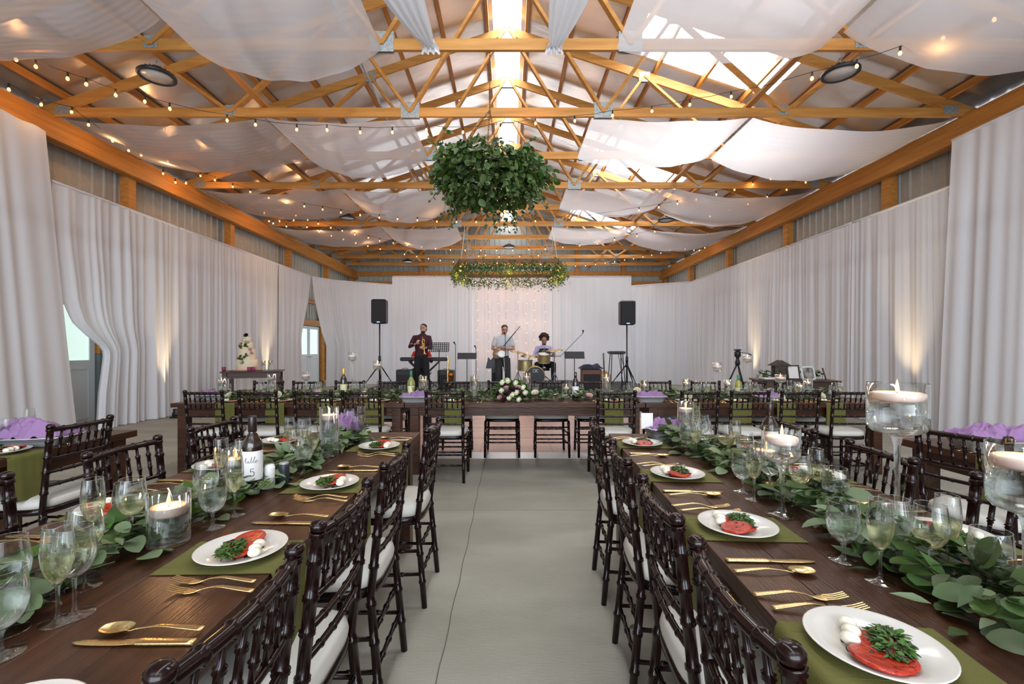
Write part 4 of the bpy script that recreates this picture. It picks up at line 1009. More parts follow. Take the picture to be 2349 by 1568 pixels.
strand('nearest string of bulbs sweeping across the whole hall', S1, z1, ((-6.3, 5.0, 4.9), (6.3, 4.4, 4.75)), 3)
strand('string of bulbs running along the near left beam', [(20,205),(95,240),(165,257),(203,286),(258,323),(295,345),(323,355),(384,370),(374,398),(402,418),(427,420)], Z(4.70), None, 3)
S3 = [(460,403),(493,413),(534,428),(574,440),(617,453),(656,462),(698,473),(740,480),(782,487),(826,493),(870,499),(912,502),(957,505),(1002,508),(1047,509),(1092,509),(1138,510),(1183,510),(1228,507),(1466,482),(1511,475),(1554,467),(1597,457),(1643,446),(1685,435),(1727,423),(1768,410)]
strand('second string of bulbs crossing the hall behind the leafy ball', S3, lambda px, py: pd(px, py, 11.35-1.6*abs((px-1140)/650.)**1.5), None, 4)
S4 = [(679,494),(706,504),(730,513),(759,522),(785,529),(814,538),(845,545),(871,552),(902,557),(934,562),(967,566),(999,570),(1033,573),(1067,574),(1103,574),(1139,574),(1176,574),(1213,572),(1251,571),(1291,567),(1330,563),(1370,558),(1410,550),(1461,541),(1502,531),(1587,509),(1629,496),(1673,481),(1716,468),(1760,452),(1804,435),(1848,418)]
strand('third string of bulbs crossing the hall above the ring chandelier', S4, lambda px, py: pd(px, py, 15.0-4.6*abs((px-1150)/650.)**1.5), None, 4)
S5 = [(704,521),(732,531),(760,540),(788,548),(816,557),(844,564),(872,571),(928,583),(956,588),(983,593),(1010,597),(1040,600),(1070,602),(1098,603)]
strand('string of bulbs on the far left converging on the ring chandelier', S5, lambda px, py: pd(px, py, 17.3-4.5*abs((1130-px)/430.)), None, 4)
S6 = [(1320,610),(1343,609),(1366,606),(1388,603),(1410,600),(1433,596),(1453,593),(1475,589),(1495,585),(1516,580),(1537,574),(1557,567)]
strand('string of bulbs on the far right rising from the ring chandelier', S6, lambda px, py: pd(px, py, 18.0-1.5*abs((px-1300)/250.)), None, 4)
strand('short run of bulbs along the far right beam', [(1572,571),(1592,574),(1604,574),(1617,568)], Z(4.7), None, 2)
strand('cluster of bulbs where strings meet on the left beam', [(606,488),(617,507),(627,512),(641,507),(657,519),(674,505)], Z(4.68), None, 2)
strand('row of bulbs above the ring chandelier', [(1098,587),(1114,585),(1145,589),(1192,588),(1235,586)], D(16), None, 3)
# ================================================================ leafy ball chandelier
lb = thing('leafy_chandelier', 'big round eucalyptus greenery chandelier hanging above the aisle', 'chandelier')
cc = pd(1120, 398, 5.45); rr = random.Random(21); A = MB(); B = MB(); S = MB()
for i in range(2900):
    a = rr.uniform(0, 6.28); e = math.asin(rr.uniform(-.95, .95)); q = rr.uniform(.55, 1.04)
    lump = 1+.13*math.sin(3*a+1)+.08*math.sin(7*a)+.05*math.sin(5*e+a*2)
    ux, uy, uz = math.cos(a)*math.cos(e), math.sin(a)*math.cos(e), math.sin(e)
    z = uz*(.37 if uz < 0 else .31)
    p = cc+Vector((ux*.66*q*lump, uy*.60*q*lump, z*q*1.05)); dv = Vector((ux, uy, -.55+rr.uniform(-.5, .5)))
    ln = rr.uniform(.05, .10); (A if rr.random() < .6 else B).leaf(p, dv+Vector((rr.uniform(-.6, .6), rr.uniform(-.6, .6), 0)), (rr.uniform(-1, 1), rr.uniform(-1, 1), .6), ln, ln*rr.choice((.85, .8, .45)), .2, 0)
for i in range(46):      # trailing branches
    a = rr.uniform(0, 6.28); q = rr.uniform(.35, .72); p = cc+Vector((math.cos(a)*q, math.sin(a)*q, -.22)); L = rr.uniform(.12, .34)
    sw = Vector((math.cos(a)*.12, math.sin(a)*.12, 0)); pts = [p+sw*t-Vector((0, 0, L*t)) for t in (0, .3, .6, 1)]; S.tube(pts, .0025, 5)
    for k in range(int(L*46)):
        t = rr.random(); c = p+sw*t-Vector((0, 0, L*t)); ln = rr.uniform(.03, .055)*(1.1-.4*t); A.leaf(c, (rr.uniform(-1, 1), rr.uniform(-1, 1), -.5), (rr.uniform(-1, 1), rr.uniform(-1, 1), .5), ln, ln*.85, .1)
for i in range(12):      # sprigs poking out of the top and sides
    a = rr.uniform(0, 6.28); p = cc+Vector((math.cos(a)*.45, math.sin(a)*.4, .28)); d = Vector((math.cos(a)*.28, math.sin(a)*.2, rr.uniform(0, .08)))
    S.tube([p, p+d], .002, 4)
    for k in range(7): ln = rr.uniform(.035, .06); A.leaf(p+d*rr.random(), (rr.uniform(-1, 1), rr.uniform(-1, 1), .4), (rr.uniform(-1, 1), rr.uniform(-1, 1), .5), ln, ln*.8, .1)
A.build('foliage', mat('euca_hanging', (0.085, 0.140, 0.042), .5, island=.45, translucent=.25), lb); B.build('foliage', mat('leaf_hanging', (0.045, 0.090, 0.012), .45, island=.45, translucent=.25), lb); S.build('branches', stemm, lb)
MB().tube([cc+Vector((.45*math.cos(2*PI*k/24), .42*math.sin(2*PI*k/24), 0)) for k in range(25)], .012, 6).build('hoop', black, lb)
hook = Vector((-.225, TY[3]-.0, ZC-.05)); rust = mat('rusty_chain', (0.14, 0.07, 0.03), 0.5, .6)
for k, off in enumerate(((-.33, -.05), (-.02, .1), (.10, -.1))):
    j = hook-Vector((0, 0, .72)); e = cc+Vector((off[0], off[1], .27)); mb = MB()
    for (p, q) in (((hook, j), (j, e)) if k == 1 else ((j, e),)):
        n = int((q-p).length/.034)
        for i in range(n):
            a = p+(q-p)*(i/n); b = p+(q-p)*((i+1.25)/n); t = (b-a).normalized(); s_ = t.orthogonal().normalized(); s2 = t.cross(s_); w = (s_ if i % 2 else s2)*.009
            mb.tube([a, a+(b-a)*.2+w, a+(b-a)*.8+w, b, a+(b-a)*.8-w, a+(b-a)*.2-w, a], .0028, 5)
    mb.build('chain', rust, lb)
MB().tube([hook, hook+Vector((0, 0, .14)), hook+Vector((0, .03, .16)), hook+Vector((.0, .05, .05))], .006, 6).build('hook', steel, lb)
# ================================================================ ring chandelier with lights
rc = thing('ring_chandelier', 'wooden hexagon chandelier wound with greenery and fairy lights', 'chandelier')
c2 = pd(1168, 617, 13.1); hexm = mat('stained_board', (0.20, 0.08, 0.035), .5)
hx = [c2+Vector(q) for q in ((1.58, 0, 0), (1.25, 1.25, 0), (-1.25, 1.25, 0), (-1.58, 0, 0), (-1.25, -1.25, 0), (1.25, -1.25, 0))]
mb = MB()
for k in range(6): mb.beam(hx[k], hx[(k+1) % 6], .05, .10)
mb.build('frame_boards', hexm, rc)
A = MB()
for i in range(4600):
    k = rr.choice((0, 1, 1, 2, 3, 4, 4, 4, 4, 5)); t = rr.random(); p = hx[k]+(hx[(k+1) % 6]-hx[k])*t+Vector((rr.gauss(0, .07), rr.gauss(0, .07), rr.gauss(-.17, .10)))
    A.leaf(p, (rr.uniform(-1, 1), rr.uniform(-1, 1), rr.uniform(-1, .2)), (rr.uniform(-1, 1), rr.uniform(-1, 1), .5), rr.uniform(.05, .10), .028, .1, 1)
for i in range(30):
    k = rr.choice((0, 1, 2, 3, 4, 4, 5)); p = hx[k]+(hx[(k+1) % 6]-hx[k])*rr.random()-Vector((0, 0, .15)); L = rr.uniform(.12, .42)
    for j in range(int(L*60)): A.leaf(p-Vector((rr.uniform(-.02, .02), 0, L*rr.random())), (rr.uniform(-1, 1), rr.uniform(-1, 1), -.7), (rr.uniform(-1, 1), rr.uniform(-1, 1), .5), .05, .018, .1, 1)
A.build('foliage', mat('smilax_leaf', (0.09, 0.17, 0.025), .5, island=.4, translucent=.3), rc)
FB = MB().ball((0, 0, 0), .0155, 8, 6).mesh('fairy_bulb', bulbm)
def fb(p, par):
    b = bpy.data.objects.new('bulb', FB); COL.objects.link(b); b.parent = par; b.location = p
for i in range(96):
    t = i/96*6; k = int(t) % 6; p = hx[k]+(hx[(k+1) % 6]-hx[k])*(t % 1)+Vector((rr.uniform(-.05, .05), rr.uniform(-.08, .08), rr.uniform(-.26, -.06))); fb(p, rc)
for k in range(0, 6): point('ring_light', (hx[k]+hx[(k+1) % 6])/2-Vector((0, 0, .3)), 5, WARM, .08)
for k in (1, 2, 4, 5):
    top = Vector((hx[k].x*1.0+(.03 if k < 3 else -.03), TY[8] if k < 3 else TY[8], ZC-.06)); MB().tube([hx[k], (hx[k]+top)/2+Vector((.01, 0, 0)), top], .007, 5).build('rope', mat('white_rope', (.7, .68, .62), .8), rc)
# ================================================================ fairy light curtain
for n_, px in enumerate((1095, 1120, 1143, 1162, 1187, 1208, 1226, 1250)):
    r = thing('fairy_light_string', 'hanging fairy light string on the stage backdrop, %s from the left' % ORD[n_], 'lights', (0, 0, 0), 0, 'fairy light curtain'); x = (px-VX)*15.66/F; pts = []
    for i in range(10):
        z = 3.65-.335*i-.05*(n_ % 3); p = Vector((x+.03*math.sin(i*2.1+n_), 15.64, z)); pts.append(p); fb(p, r)
    MB().tube([Vector((x, 15.84, 3.85)), Vector((x, 15.74, 3.86))]+pts, .0025, 4).build('cable', mat('clear_wire', (.5, .4, .3), .5), r)
for z in (1.2, 2.2, 3.2):
    for x in (-.85, -.2, .5, 1.1): point('fairy_glow', (x, 15.45, z), 1.6, (1.0, .48, .28), .1)
# ================================================================ uplights
for (px, d, s_, w) in ((393, 8.85, -1, 'left wall, nearer'), (637, 12.6, -1, 'left wall behind the cake'), (2045, 7.6, 1, 'right wall, nearer'), (1712, 12.4, 1, 'right wall behind the tripod')):
    x = s_*6.42; r = thing('uplight', 'small black uplight on the floor washing the %s drape' % w, 'lamp', (x, d, 0), 0, 'uplights')
    MB().lathe([(0, .04), (.055, .04), (.06, .06), (.06, .17), (.055, .175), (.05, .16), (0, .155)], 20).build('can', black, r)
    MB().box((0, 0, .015), (.16, .16, .03)).box((.07, 0, .06), (.012, .04, .08)).box((-.07, 0, .06), (.012, .04, .08)).build('bracket', black, r)
    spot('uplight_beam', (x, d, .19), (x+s_*.24, d, 3.2), 260, (1.0, .74, .42), math.radians(38), 1.0, .03)
# ================================================================ cake table
def small_table(label, c, sx, sy, h, rz, th=.03):
    r = thing('side_table', label, 'table', c, rz); MB().rbox((0, 0, h-th/2), (sx, sy, th), .006).build('tabletop', dwoodx, r)
    mb = MB(); mb.box((0, sy/2-.08, h-.09), (sx-.14, .02, .12)); mb.box((0, -sy/2+.08, h-.09), (sx-.14, .02, .12)); mb.box((sx/2-.08, 0, h-.09), (.02, sy-.16, .12)); mb.box((-sx/2+.08, 0, h-.09), (.02, sy-.16, .12)); mb.build('apron', dwoodx, r)
    for a in (-1, 1):
        for b in (-1, 1): MB().rbox((a*(sx/2-.08), b*(sy/2-.08), (h-th)/2), (.08, .08, h-th), .004).build('leg', dwoodx, r)
    return r
small_table('dark wooden table carrying the wedding cake by the left drapes', (-5.62, 10.1, 0), 1.15, .8, .855, .35)
cx, cy, cz = -5.72, 10.0, .856
r = thing('wedding_cake', 'four tiered ivory wedding cake with leaves and blush flowers', 'cake', (cx, cy, cz)); ic = mat('buttercream', (.80, .70, .52), .6, bump=.3, bscale=9, bstretch=(1, 1, 14))
z = .02
for (ra_, h) in ((.205, .225), (.168, .235), (.122, .145), (.088, .115)):
    MB().lathe([(0, 0), (ra_, 0), (ra_+.004, .01), (ra_, h-.01), (ra_-.01, h), (0, h)], 40).build('tier', ic, r).location = (0, 0, z); z += h
MB().lathe([(0, .0), (.32, 0), (.33, .006), (.33, .016), (.32, .02), (0, .02)], 40).build('cake_board', mat('copper_board', (.42, .16, .14), .35), r)
fl = MB(); lf = MB(); rr = random.Random(2)
for (a, zz, q) in ((-1.9, .30, .185), (-1.2, .33, .185), (-1.5, .22, .2), (-2.2, .5, .14), (-1.2, .53, .13), (-1.6, .62, .10), (-1.9, .7, .06)):
    p = Vector((q*math.cos(a), q*math.sin(a), zz))
    for k in range(6): lf.leaf(p, (rr.uniform(-1, 1), -.3, rr.uniform(-1, 1)), (0, -1, .2), .07, .04, .1)
lf.build('leaves', leafg, r)
for (a, zz, q, k) in ((-.6, .38, .19, 'blush'), (-.7, .46, .16, 'blush'), (-1.5, .18, .205, 'cream'), (-2.1, .57, .13, 'blush'), (-1.0, .62, .11, 'cream'), (-1.5, .76, .02, 'burgundy')):
    o = bpy.data.objects.new('sugar_flower', RM[k]); COL.objects.link(o); o.parent = r; o.location = (q*math.cos(a), q*math.sin(a), zz); o.rotation_euler = (1.1, 0, a+PI/2); o.scale = (1.2,)*3
pinkm = mat('pink_glass', (.45, .08, .16), .2, trans=.4)
for (x, y, w) in ((-6.05, 9.72, 'left of the cake'), (-5.50, 9.70, 'right of the cake'), (-5.43, 9.74, 'farther right of the cake')):
    tag(MB().lathe([(0, 0), (.035, 0), (.042, .09), (.038, .09), (.032, .006), (0, .006)], 20).build('votive_cup', pinkm), 'small pink votive cup %s' % w, 'candle holder', 'pink votive cups').location = (x, y, .858)
candle_set(-5.36, 10.0, 'cyl', .042, .22, 'just right of the cake', e=.5, z=.856)
candle_set(-5.24, 10.06, 'cyl', .042, .22, 'second right of the cake', e=.0, z=.856)
# ================================================================ card table
small_table('dark wooden card table by the right drapes', (5.25, 8.45, 0), 1.35, .6, .77, -.25)
rustic = mat('weathered_wood', (.075, .055, .04), .8, var=.3, vscale=20, bump=.3)
r = thing('birdhouse_box', 'weathered wooden birdhouse card box on the card table', 'box', (5.03, 8.5, .772), -.2)
MB().box((0, 0, .13), (.22, .2, .26)).build('body', rustic, r)
mb = MB(); 
for s_ in (-1, 1): mb.beam((s_*.17, -.15, .26), (s_*.17, -.15, .26), .01, .01) if 0 else None
mb.add([(-.17, -.14, .25), (.17, -.14, .25), (0, -.14, .35), (-.17, .14, .25), (.17, .14, .25), (0, .14, .35)], [(0, 1, 2), (5, 4, 3), (0, 3, 4, 1), (1, 4, 5, 2), (2, 5, 3, 0)], False); mb.build('roof', rustic, r)
g = MB()
for k in range(6): g.box((0, -.102, .03+.04*k), (.22, .004, .003))
g.box((0, -.103, .19), (.12, .003, .012)); g.build('slat_gaps', black, r)
def pframe(label, c, w, h, rz, fm, pm, tilt=-.25):
    r = thing('picture_frame', label, 'frame', c, rz, 'frames on the card table'); M = Matrix.Rotation(tilt, 3, 'X'); mb = MB()
    for s_ in (-1, 1): mb.box(M @ Vector((s_*(w/2-.012), 0, h/2)), (.024, .015, h), M=M); mb.box(M @ Vector((0, 0, h/2+s_*(h/2-.012))), (w, .015, .024), M=M)
    mb.build('frame_border', fm, r); MB().box(M @ Vector((0, .002, h/2)), (w-.04, .004, h-.04), M=M).build('picture', pm, r); MB().beam((0, .06, 0), M @ Vector((0, .01, h*.6)), .02, .006).build('easel_back', black, r)
pframe('grey wooden frame with a white sheet beside the birdhouse', (5.19, 8.32, .772), .22, .27, -.1, rustic, paper)
pframe('white picture frame with a dark photo on the card table', (5.42, 8.25, .772), .26, .25, .1, white, mat('photo_print', (.10, .09, .08), .4, col2=(.6, .57, .54), vscale=9))
pframe('small brown frame at the right of the card table', (5.72, 8.25, .772), .12, .22, .9, rustic, mat('photo_small', (.25, .22, .2), .4, col2=(.6, .55, .5), vscale=12))
tag(MB().rbox((0, 0, .02), (.26, .2, .035), .005).build('guest_book', paper), 'white guest book lying at the left of the card table', 'book').location = (4.78, 8.42, .772)
rr = random.Random(8)
for (x, w, n) in ((4.76, 'behind the guest book', 60), (5.60, 'beside the small frame', 130)):
    A = MB()
    for i in range(n): A.leaf((x+rr.gauss(0, .08), 8.48+rr.gauss(0, .05), .79+rr.random()*.13), (rr.uniform(-1, 1), rr.uniform(-1, 1), rr.uniform(-.1, .7)), (rr.uniform(-1, 1), 0, 1), .06, .04, .1)
    r = thing('greenery', 'bunch of green leaves on the card table %s' % w, 'leaves'); A.build('foliage', leafg, r)
candle_set(5.66, 8.62, 'cyl', .04, .19, 'at the right of the card table', e=.4, z=.772)
candle_set(5.52, 8.66, 'cyl', .04, .21, 'behind the white frame', e=0, z=.772)
# ================================================================ camera tripod
def tripod_legs(r, z, spread, rad, base=0.0, a0=.3, m=blackm, foot=True):
    for k in range(3):
        a = a0+2*PI*k/3; p = Vector((0, 0, z)); q = Vector((spread*math.cos(a), spread*math.sin(a), base+.01))
        mb = MB(); mb.tube([p, p+(q-p)*.5], rad*1.3, 8); mb.tube([p+(q-p)*.45, q], rad, 8); mb.ball(q, rad*1.5, 8, 6); mb.build('leg', m, r)
r = thing('camera_tripod', 'black video tripod with pan handle standing before the right drapes', 'tripod', (4.70, 9.4, 0))
tripod_legs(r, 1.05, .42, .013, a0=.5); MB().lathe([(0, 1.0), (.045, 1.0), (.05, 1.06), (.03, 1.12), (.035, 1.16), (.06, 1.18), (.06, 1.27), (.03, 1.30), (0, 1.30)], 16).box((0, 0, 1.31), (.09, .12, .03)).build('fluid_head', black, r)
MB().tube([(.03, 0, 1.27), (.20, .0, 1.24), (.29, .02, 1.21)], [.006, .006, .013], 8).build('pan_handle', black, r)
tag(MB().box((0, 0, .04), (.25, .16, .08)).ball((-.02, 0, .08), (.12, .08, .07)).build('camera_bag', mat('navy_fabric', (.02, .03, .07), .8)), 'dark bag on the floor behind the cross table', 'bag').location = (3.4, 8.8, .0)
# ================================================================ band on the stage
SZ = .2
def speaker(label, px, py0, py1, w_px, d, led):
    x = (px-VX)*d/F; z0 = H+(VY-py1)*d/F; z1_ = H+(VY-py0)*d/F; w = w_px*d/F; h = z1_-z0
    r = thing('loudspeaker', label, 'speaker', (x, d, z0), .06 if px < VX else -.06, 'loudspeakers on stands')
    MB().rbox((0, 0, h/2), (w, w*.9, h), .03).build('cabinet', black, r)
    MB().rbox((0, -w*.455, h/2+.01), (w*.88, .012, h*.88), .01).build('grille', mat('grille', (.018, .018, .02), .75), r)
    MB().box((0, -w*.465, .035), (w*.2, .006, .02)).build('badge', mat('badge', (.15, .25, .5) if led else (.25, .25, .25), .4, emit=(.2, .5, 1) if led else None, es=3 if led else 0), r)
    t = thing('speaker_stand', label.replace('black loudspeaker', 'black tripod stand').replace('on a pole', 'under the loudspeaker'), 'stand', (x, d, SZ), 0, 'speaker stands')
    hz = z0-SZ
    MB().tube([(0, 0, .30), (0, 0, hz)], .018, 10).build('pole', blackm, t); MB().tube([(0, 0, hz*.42), (0, 0, hz*.52)], .035, 10).build('collar', black, t)
    MB().tube([(0, 0, .22), (0, 0, hz*.5)], .024, 10).build('lower_pole', blackm, t); tripod_legs(t, .72, .55, .013, a0=.9); MB().tube([(0, 0, .64), (0, 0, .74)], .04, 10).build('hub', black, t)
speaker('black loudspeaker on a pole at the left of the stage', 871, 687, 742, 33, 12.4, 1)
speaker('black loudspeaker on a pole at the right of the stage', 1438, 690, 745, 34, 12.4, 0)
def music_stand(label, px, py0, py1, w_px, d, holes):
    x = (px-VX)*d/F; z1_ = H+(VY-py1)*d/F-SZ; h = (py1-py0)*d/F; w = w_px*d/F
    r = thing('music_stand', label, 'music stand', (x, d, SZ), 0, 'music stands')
    mb = MB(); M = Matrix.Rotation(-.35, 3, 'X'); o = Vector((0, 0, z1_)); hh = h/math.cos(.35)
    if holes:
        nx, nz = 9, 5
        for i in range(nx+1): mb.box(o+M @ Vector((-w/2+w*i/nx, 0, hh/2)), (.018, .004, hh), M=M)
        for j in range(nz+1): mb.box(o+M @ Vector((0, 0, hh*j/nz)), (w, .004, .018), M=M)
    else: mb.box(o+M @ Vector((0, 0, hh/2)), (w, .004, hh), M=M)
    mb.box(o+Vector((0, -.03, 0)), (w, .06, .006)); mb.build('desk', blackm, r)
    MB().tube([(0, .02, .1), (0, .02, z1_+.05)], .010, 8).build('pole', blackm, r); tripod_legs(r, .25, .26, .007, a0=.6)
music_stand('perforated black music stand beside the trumpet player', 1007, 786, 806, 44, 11.2, True)
music_stand('solid black music stand between trumpet player and guitarist', 1071, 809, 823, 44, 11.3, False)
music_stand('solid black music stand right of the drums', 1318, 806, 822, 46, 11.3, False)
def mic_stand(label, px, ty, d, boom=None):
    x = (px-VX)*d/F; z = H+(VY-ty)*d/F-SZ; r = thing('microphone_stand', label, 'mic stand', (x, d, SZ), 0, 'microphone stands')
    MB().tube([(0, 0, .02), (0, 0, z)], .008, 8).build('pole', blackm, r); tripod_legs(r, .12, .28, .006, a0=.2)
    tip = Vector((0, -.02, z))
    if boom: tip = Vector(((boom[0]-px)*d/F, -.1, H+(VY-boom[1])*d/F-SZ)); b0 = Vector((0, 0, z))-(tip-Vector((0, 0, z)))*.3; MB().tube([b0, tip], .006, 8).build('boom', blackm, r)
    dv = Vector((-.02, -.12, .05)); MB().tube([tip, tip+dv*.8], .012, 8).ball(tip+dv, .024, 10, 8).build('microphone', blackm, r)
mic_stand('straight microphone stand left of the solid music stand', 1045, 790, 11.6)
mic_stand('microphone stand in front of the guitarist', 1159, 768, 11.3)
mic_stand('short microphone stand right of the saxophone', 1092, 798, 11.9)
mic_stand('boom microphone stand over the right side of the drums', 1296, 806, 11.1, (1336, 764))
# people ------------------------------------------------------------
skin = mat('skin', (.50, .27, .19), .55, sss=.1); skin2 = mat('skin_tan', (.36, .19, .12), .55, sss=.1)
def remesh(mb, name, m, parent, vox=.011, smooth=4):
    o = mb.build(name, m, parent); md = o.modifiers.new('r', 'REMESH'); md.mode = 'VOXEL'; md.voxel_size = vox; md.use_smooth_shade = True
    ms = o.modifiers.new('s', 'SMOOTH'); ms.iterations = smooth; ms.factor = .5
    dg = bpy.context.evaluated_depsgraph_get(); me = bpy.data.meshes.new_from_object(o.evaluated_get(dg)); o.modifiers.clear(); o.data = me
    if not me.materials: me.materials.append(m)
    return o
def hand(mb, w, d, n, thumb_side, curl=.6, sc=1.0):
    """palm from wrist w along d, palm normal n; four unequal fingers curling towards n, thumb off the side"""
    w = Vector(w); d = Vector(d).normalized(); n = Vector(n); n = (n-d*n.dot(d)).normalized(); s_ = d.cross(n)*thumb_side
    mb.tube([w, w+d*.03, w+d*.085], [.026*sc, .034*sc, .036*sc], 10, flat=.55)
    for k, (o, L) in enumerate(((.027, .072), (.009, .082), (-.009, .076), (-.026, .060))):
        p = w+d*.085+s_*o; c = curl
        a1 = p+(d*math.cos(c*.5)+n*math.sin(c*.5))*L*.45; a2 = a1+(d*math.cos(c*1.4)+n*math.sin(c*1.4))*L*.32; a3 = a2+(d*math.cos(c*2.2)+n*math.sin(c*2.2))*L*.25
        mb.tube([p-d*.015, a1, a2, a3], [.0105, .0095, .0088, .0075], 8)
    p = w+d*.03+s_*.026; mb.tube([p, p+d*.03+s_*.022+n*.008, p+d*.058+s_*.03+n*.02], [.014, .0115, .009], 8)
def head(mb, c, f, up=(0, 0, 1), neck=None):
    """head with brow, nose, lips, chin and ears; c centre of skull, f facing"""
    c = Vector(c); f = Vector(f).normalized(); up = Vector(up); s_ = f.cross(up).normalized(); up = s_.cross(f).normalized()
    M = Matrix((s_, f, up)).transposed()
    def P(a, b, e): return c+s_*a+f*b+up*e
    mb.ball(P(0, -.012, .035), (.076, .093, .088), 20, 14, M); mb.ball(P(0, .018, -.035), (.067, .070, .080), 18, 12, M); mb.ball(P(0, .048, -.088), (.028, .026, .024), 12, 8, M)
    mb.tube([P(0, .078, .02), P(0, .098, -.018), P(0, .088, -.03)], [.010, .014, .010], 8)
    mb.ball(P(0, .076, .028), (.045, .014, .012), 12, 8, M)
    mb.ball(P(0, .078, -.058), (.024, .010, .008), 12, 6, M)
    for q in (-1, 1): mb.ball(P(q*.077, -.005, -.008), (.010, .018, .030), 10, 8, M); mb.ball(P(q*.038, .058, -.015), (.02, .02, .018), 10, 8, M)
    return M, P
def limb(mb, pts, rad, seg=14): mb.tube(pts, rad, seg)
def person(label, loc, rz, J, shirt, pants, hairm, skinm, hairfn, shortsleeve=False, extras=None, shoes=black, beard=None, glasses_=False):
    r = thing('person', label, 'person', loc, rz, None)
    V = {k: Vector(v) for k, v in J.items()}; f = V['face']; mb = MB()
    M, P = head(mb, V['head'], f, V.get('up', (0, 0, 1)))
    limb(mb, [V['neck']-Vector((0, 0, .04)), V['neck']+Vector((0, 0, .03)), V['head']-Vector((0, 0, .05))], [.062, .055, .056])
    pel, ch, nk = V['pelvis'], V['chest'], V['neck']
    def torso(mb, e, z0=0.0):
        n = 14; vs = []; prof = [(pel-Vector((0, 0, .06)), .150, .105), (pel+Vector((0, 0, .02)), .158, .115), (pel+(ch-pel)*.35, .148, .112), (pel+(ch-pel)*.7, .165, .118), (ch, .178, .120), (ch+(nk-ch)*.45, .162, .104), (ch+(nk-ch)*.75, .115, .085), (nk, .062, .06)]
        sh = (V['shR']-V['shL']); ax = Vector((sh.x, sh.y, 0)).normalized(); ay = Vector((-ax.y, ax.x, 0)); seg = 20; fs = []
        for (c, a, b) in prof:
            for k in range(seg): t = 2*PI*k/seg; vs.append(c+ax*math.cos(t)*(a+e)+ay*math.sin(t)*(b+e))
        for i in range(len(prof)-1):
            for k in range(seg): fs.append((i*seg+k, i*seg+(k+1) % seg, (i+1)*seg+(k+1) % seg, (i+1)*seg+k))
        fs.append(tuple(range(seg-1, -1, -1))); fs.append(tuple((len(prof)-1)*seg+k for k in range(seg))); mb.add(vs, fs)
    torso(mb, 0)
    for s_ in 'LR':
        limb(mb, [V['chest'].lerp(V['neck'], .5).lerp(V['sh'+s_], .5), V['sh'+s_], V['sh'+s_].lerp(V['el'+s_], .5), V['el'+s_], V['el'+s_].lerp(V['wr'+s_], .35), V['wr'+s_]], [.055, .056, .048, .040, .040, .027])
        limb(mb, [V['hip'+s_], V['hip'+s_].lerp(V['kn'+s_], .4), V['kn'+s_], V['kn'+s_].lerp(V['an'+s_], .35), V['an'+s_]], [.088, .080, .056, .054, .036])
        hd = V.get('hd'+s_, (V['wr'+s_]-V['el'+s_])); hand(mb, V['wr'+s_], hd, V.get('hn'+s_, Vector((0, 1, 0))), 1 if s_ == 'R' else -1, J.get('curl'+s_, (.7,))[0] if isinstance(J.get('curl'+s_), tuple) else .7)
    remesh(mb, 'body', skinm, r, .0095, 2)
    mb = MB(); torso(mb, .014)
    for s_ in 'LR':
        if shortsleeve: limb(mb, [V['chest'].lerp(V['neck'], .5).lerp(V['sh'+s_], .5), V['sh'+s_], V['sh'+s_].lerp(V['el'+s_], .72)], [.075, .058, .060])
        else: limb(mb, [V['chest'].lerp(V['neck'], .5).lerp(V['sh'+s_], .5), V['sh'+s_], V['sh'+s_].lerp(V['el'+s_], .5), V['el'+s_], V['el'+s_].lerp(V['wr'+s_], .88)], [.075, .057, .056, .050, .040])
    mb.tube([nk+Vector((0, 0, -.02)), nk+Vector((0, 0, .008))], [.080, .068], 16)
    remesh(mb, 'shirt', shirt, r, .012, 3)
    mb = MB(); mb.lathe([(0, -.1), (.15, -.1), (.172, -.02), (.168, .06), (0, .06)], 24, pel, sy=.74)
    for s_ in 'LR': limb(mb, [V['hip'+s_], V['hip'+s_].lerp(V['kn'+s_], .4), V['kn'+s_], V['kn'+s_].lerp(V['an'+s_], .4), V['an'+s_]+Vector((0, 0, .0))], [.105, .098, .076, .070, .062])
    remesh(mb, 'trousers', pants, r, .012, 3)
    for s_ in 'LR':
        a = V['an'+s_]; t = V.get('toe'+s_, Vector((0, 1, 0))); mb = MB(); M2 = Matrix.Rotation(math.atan2(t.y, t.x)-PI/2, 3, 'Z')
        mb.ball(a+M2 @ Vector((0, -.01, -.045)), (.045, .055, .045), 12, 8, M2); mb.ball(a+M2 @ Vector((0, .09, -.058)), (.048, .115, .032), 14, 8, M2); remesh(mb, 'shoe', shoes, r, .011, 2)
    mb = MB(); hairfn(mb, P, M); mb.build('hair', hairm, r)
    if beard: mb = MB(); mb.ball(P(0, .020, -.088), (.055, .062, .038), 14, 8, M); mb.build('beard', beard, r)
    eye = MB()
    for q in (-1, 1): eye.ball(P(q*.031, .076, .006), (.011, .008, .007), 8, 6, M)
    eye.build('eyes', mat('eye_dark', (.03, .02, .015), .2), r)
    if glasses_:
        g_ = MB()
        for q in (-1, 1): g_.tube([P(q*.033+.023*math.cos(2*PI*k/12), .094, .006+.017*math.sin(2*PI*k/12)) for k in range(13)], .0025, 5); g_.tube([P(q*.056, .092, .008), P(q*.078, .0, .008)], .002, 5)
        g_.tube([P(-.01, .096, .008), P(.01, .096, .008)], .002, 5); g_.build('eyeglasses', black, r)
    if extras: extras(r, V, P, M)
    return r, V
def short_hair(mb, P, M): mb.ball(P(0, -.026, .062), (.085, .094, .075), 18, 12, M); mb.ball(P(0, -.05, -.0), (.078, .06, .07), 16, 10, M)
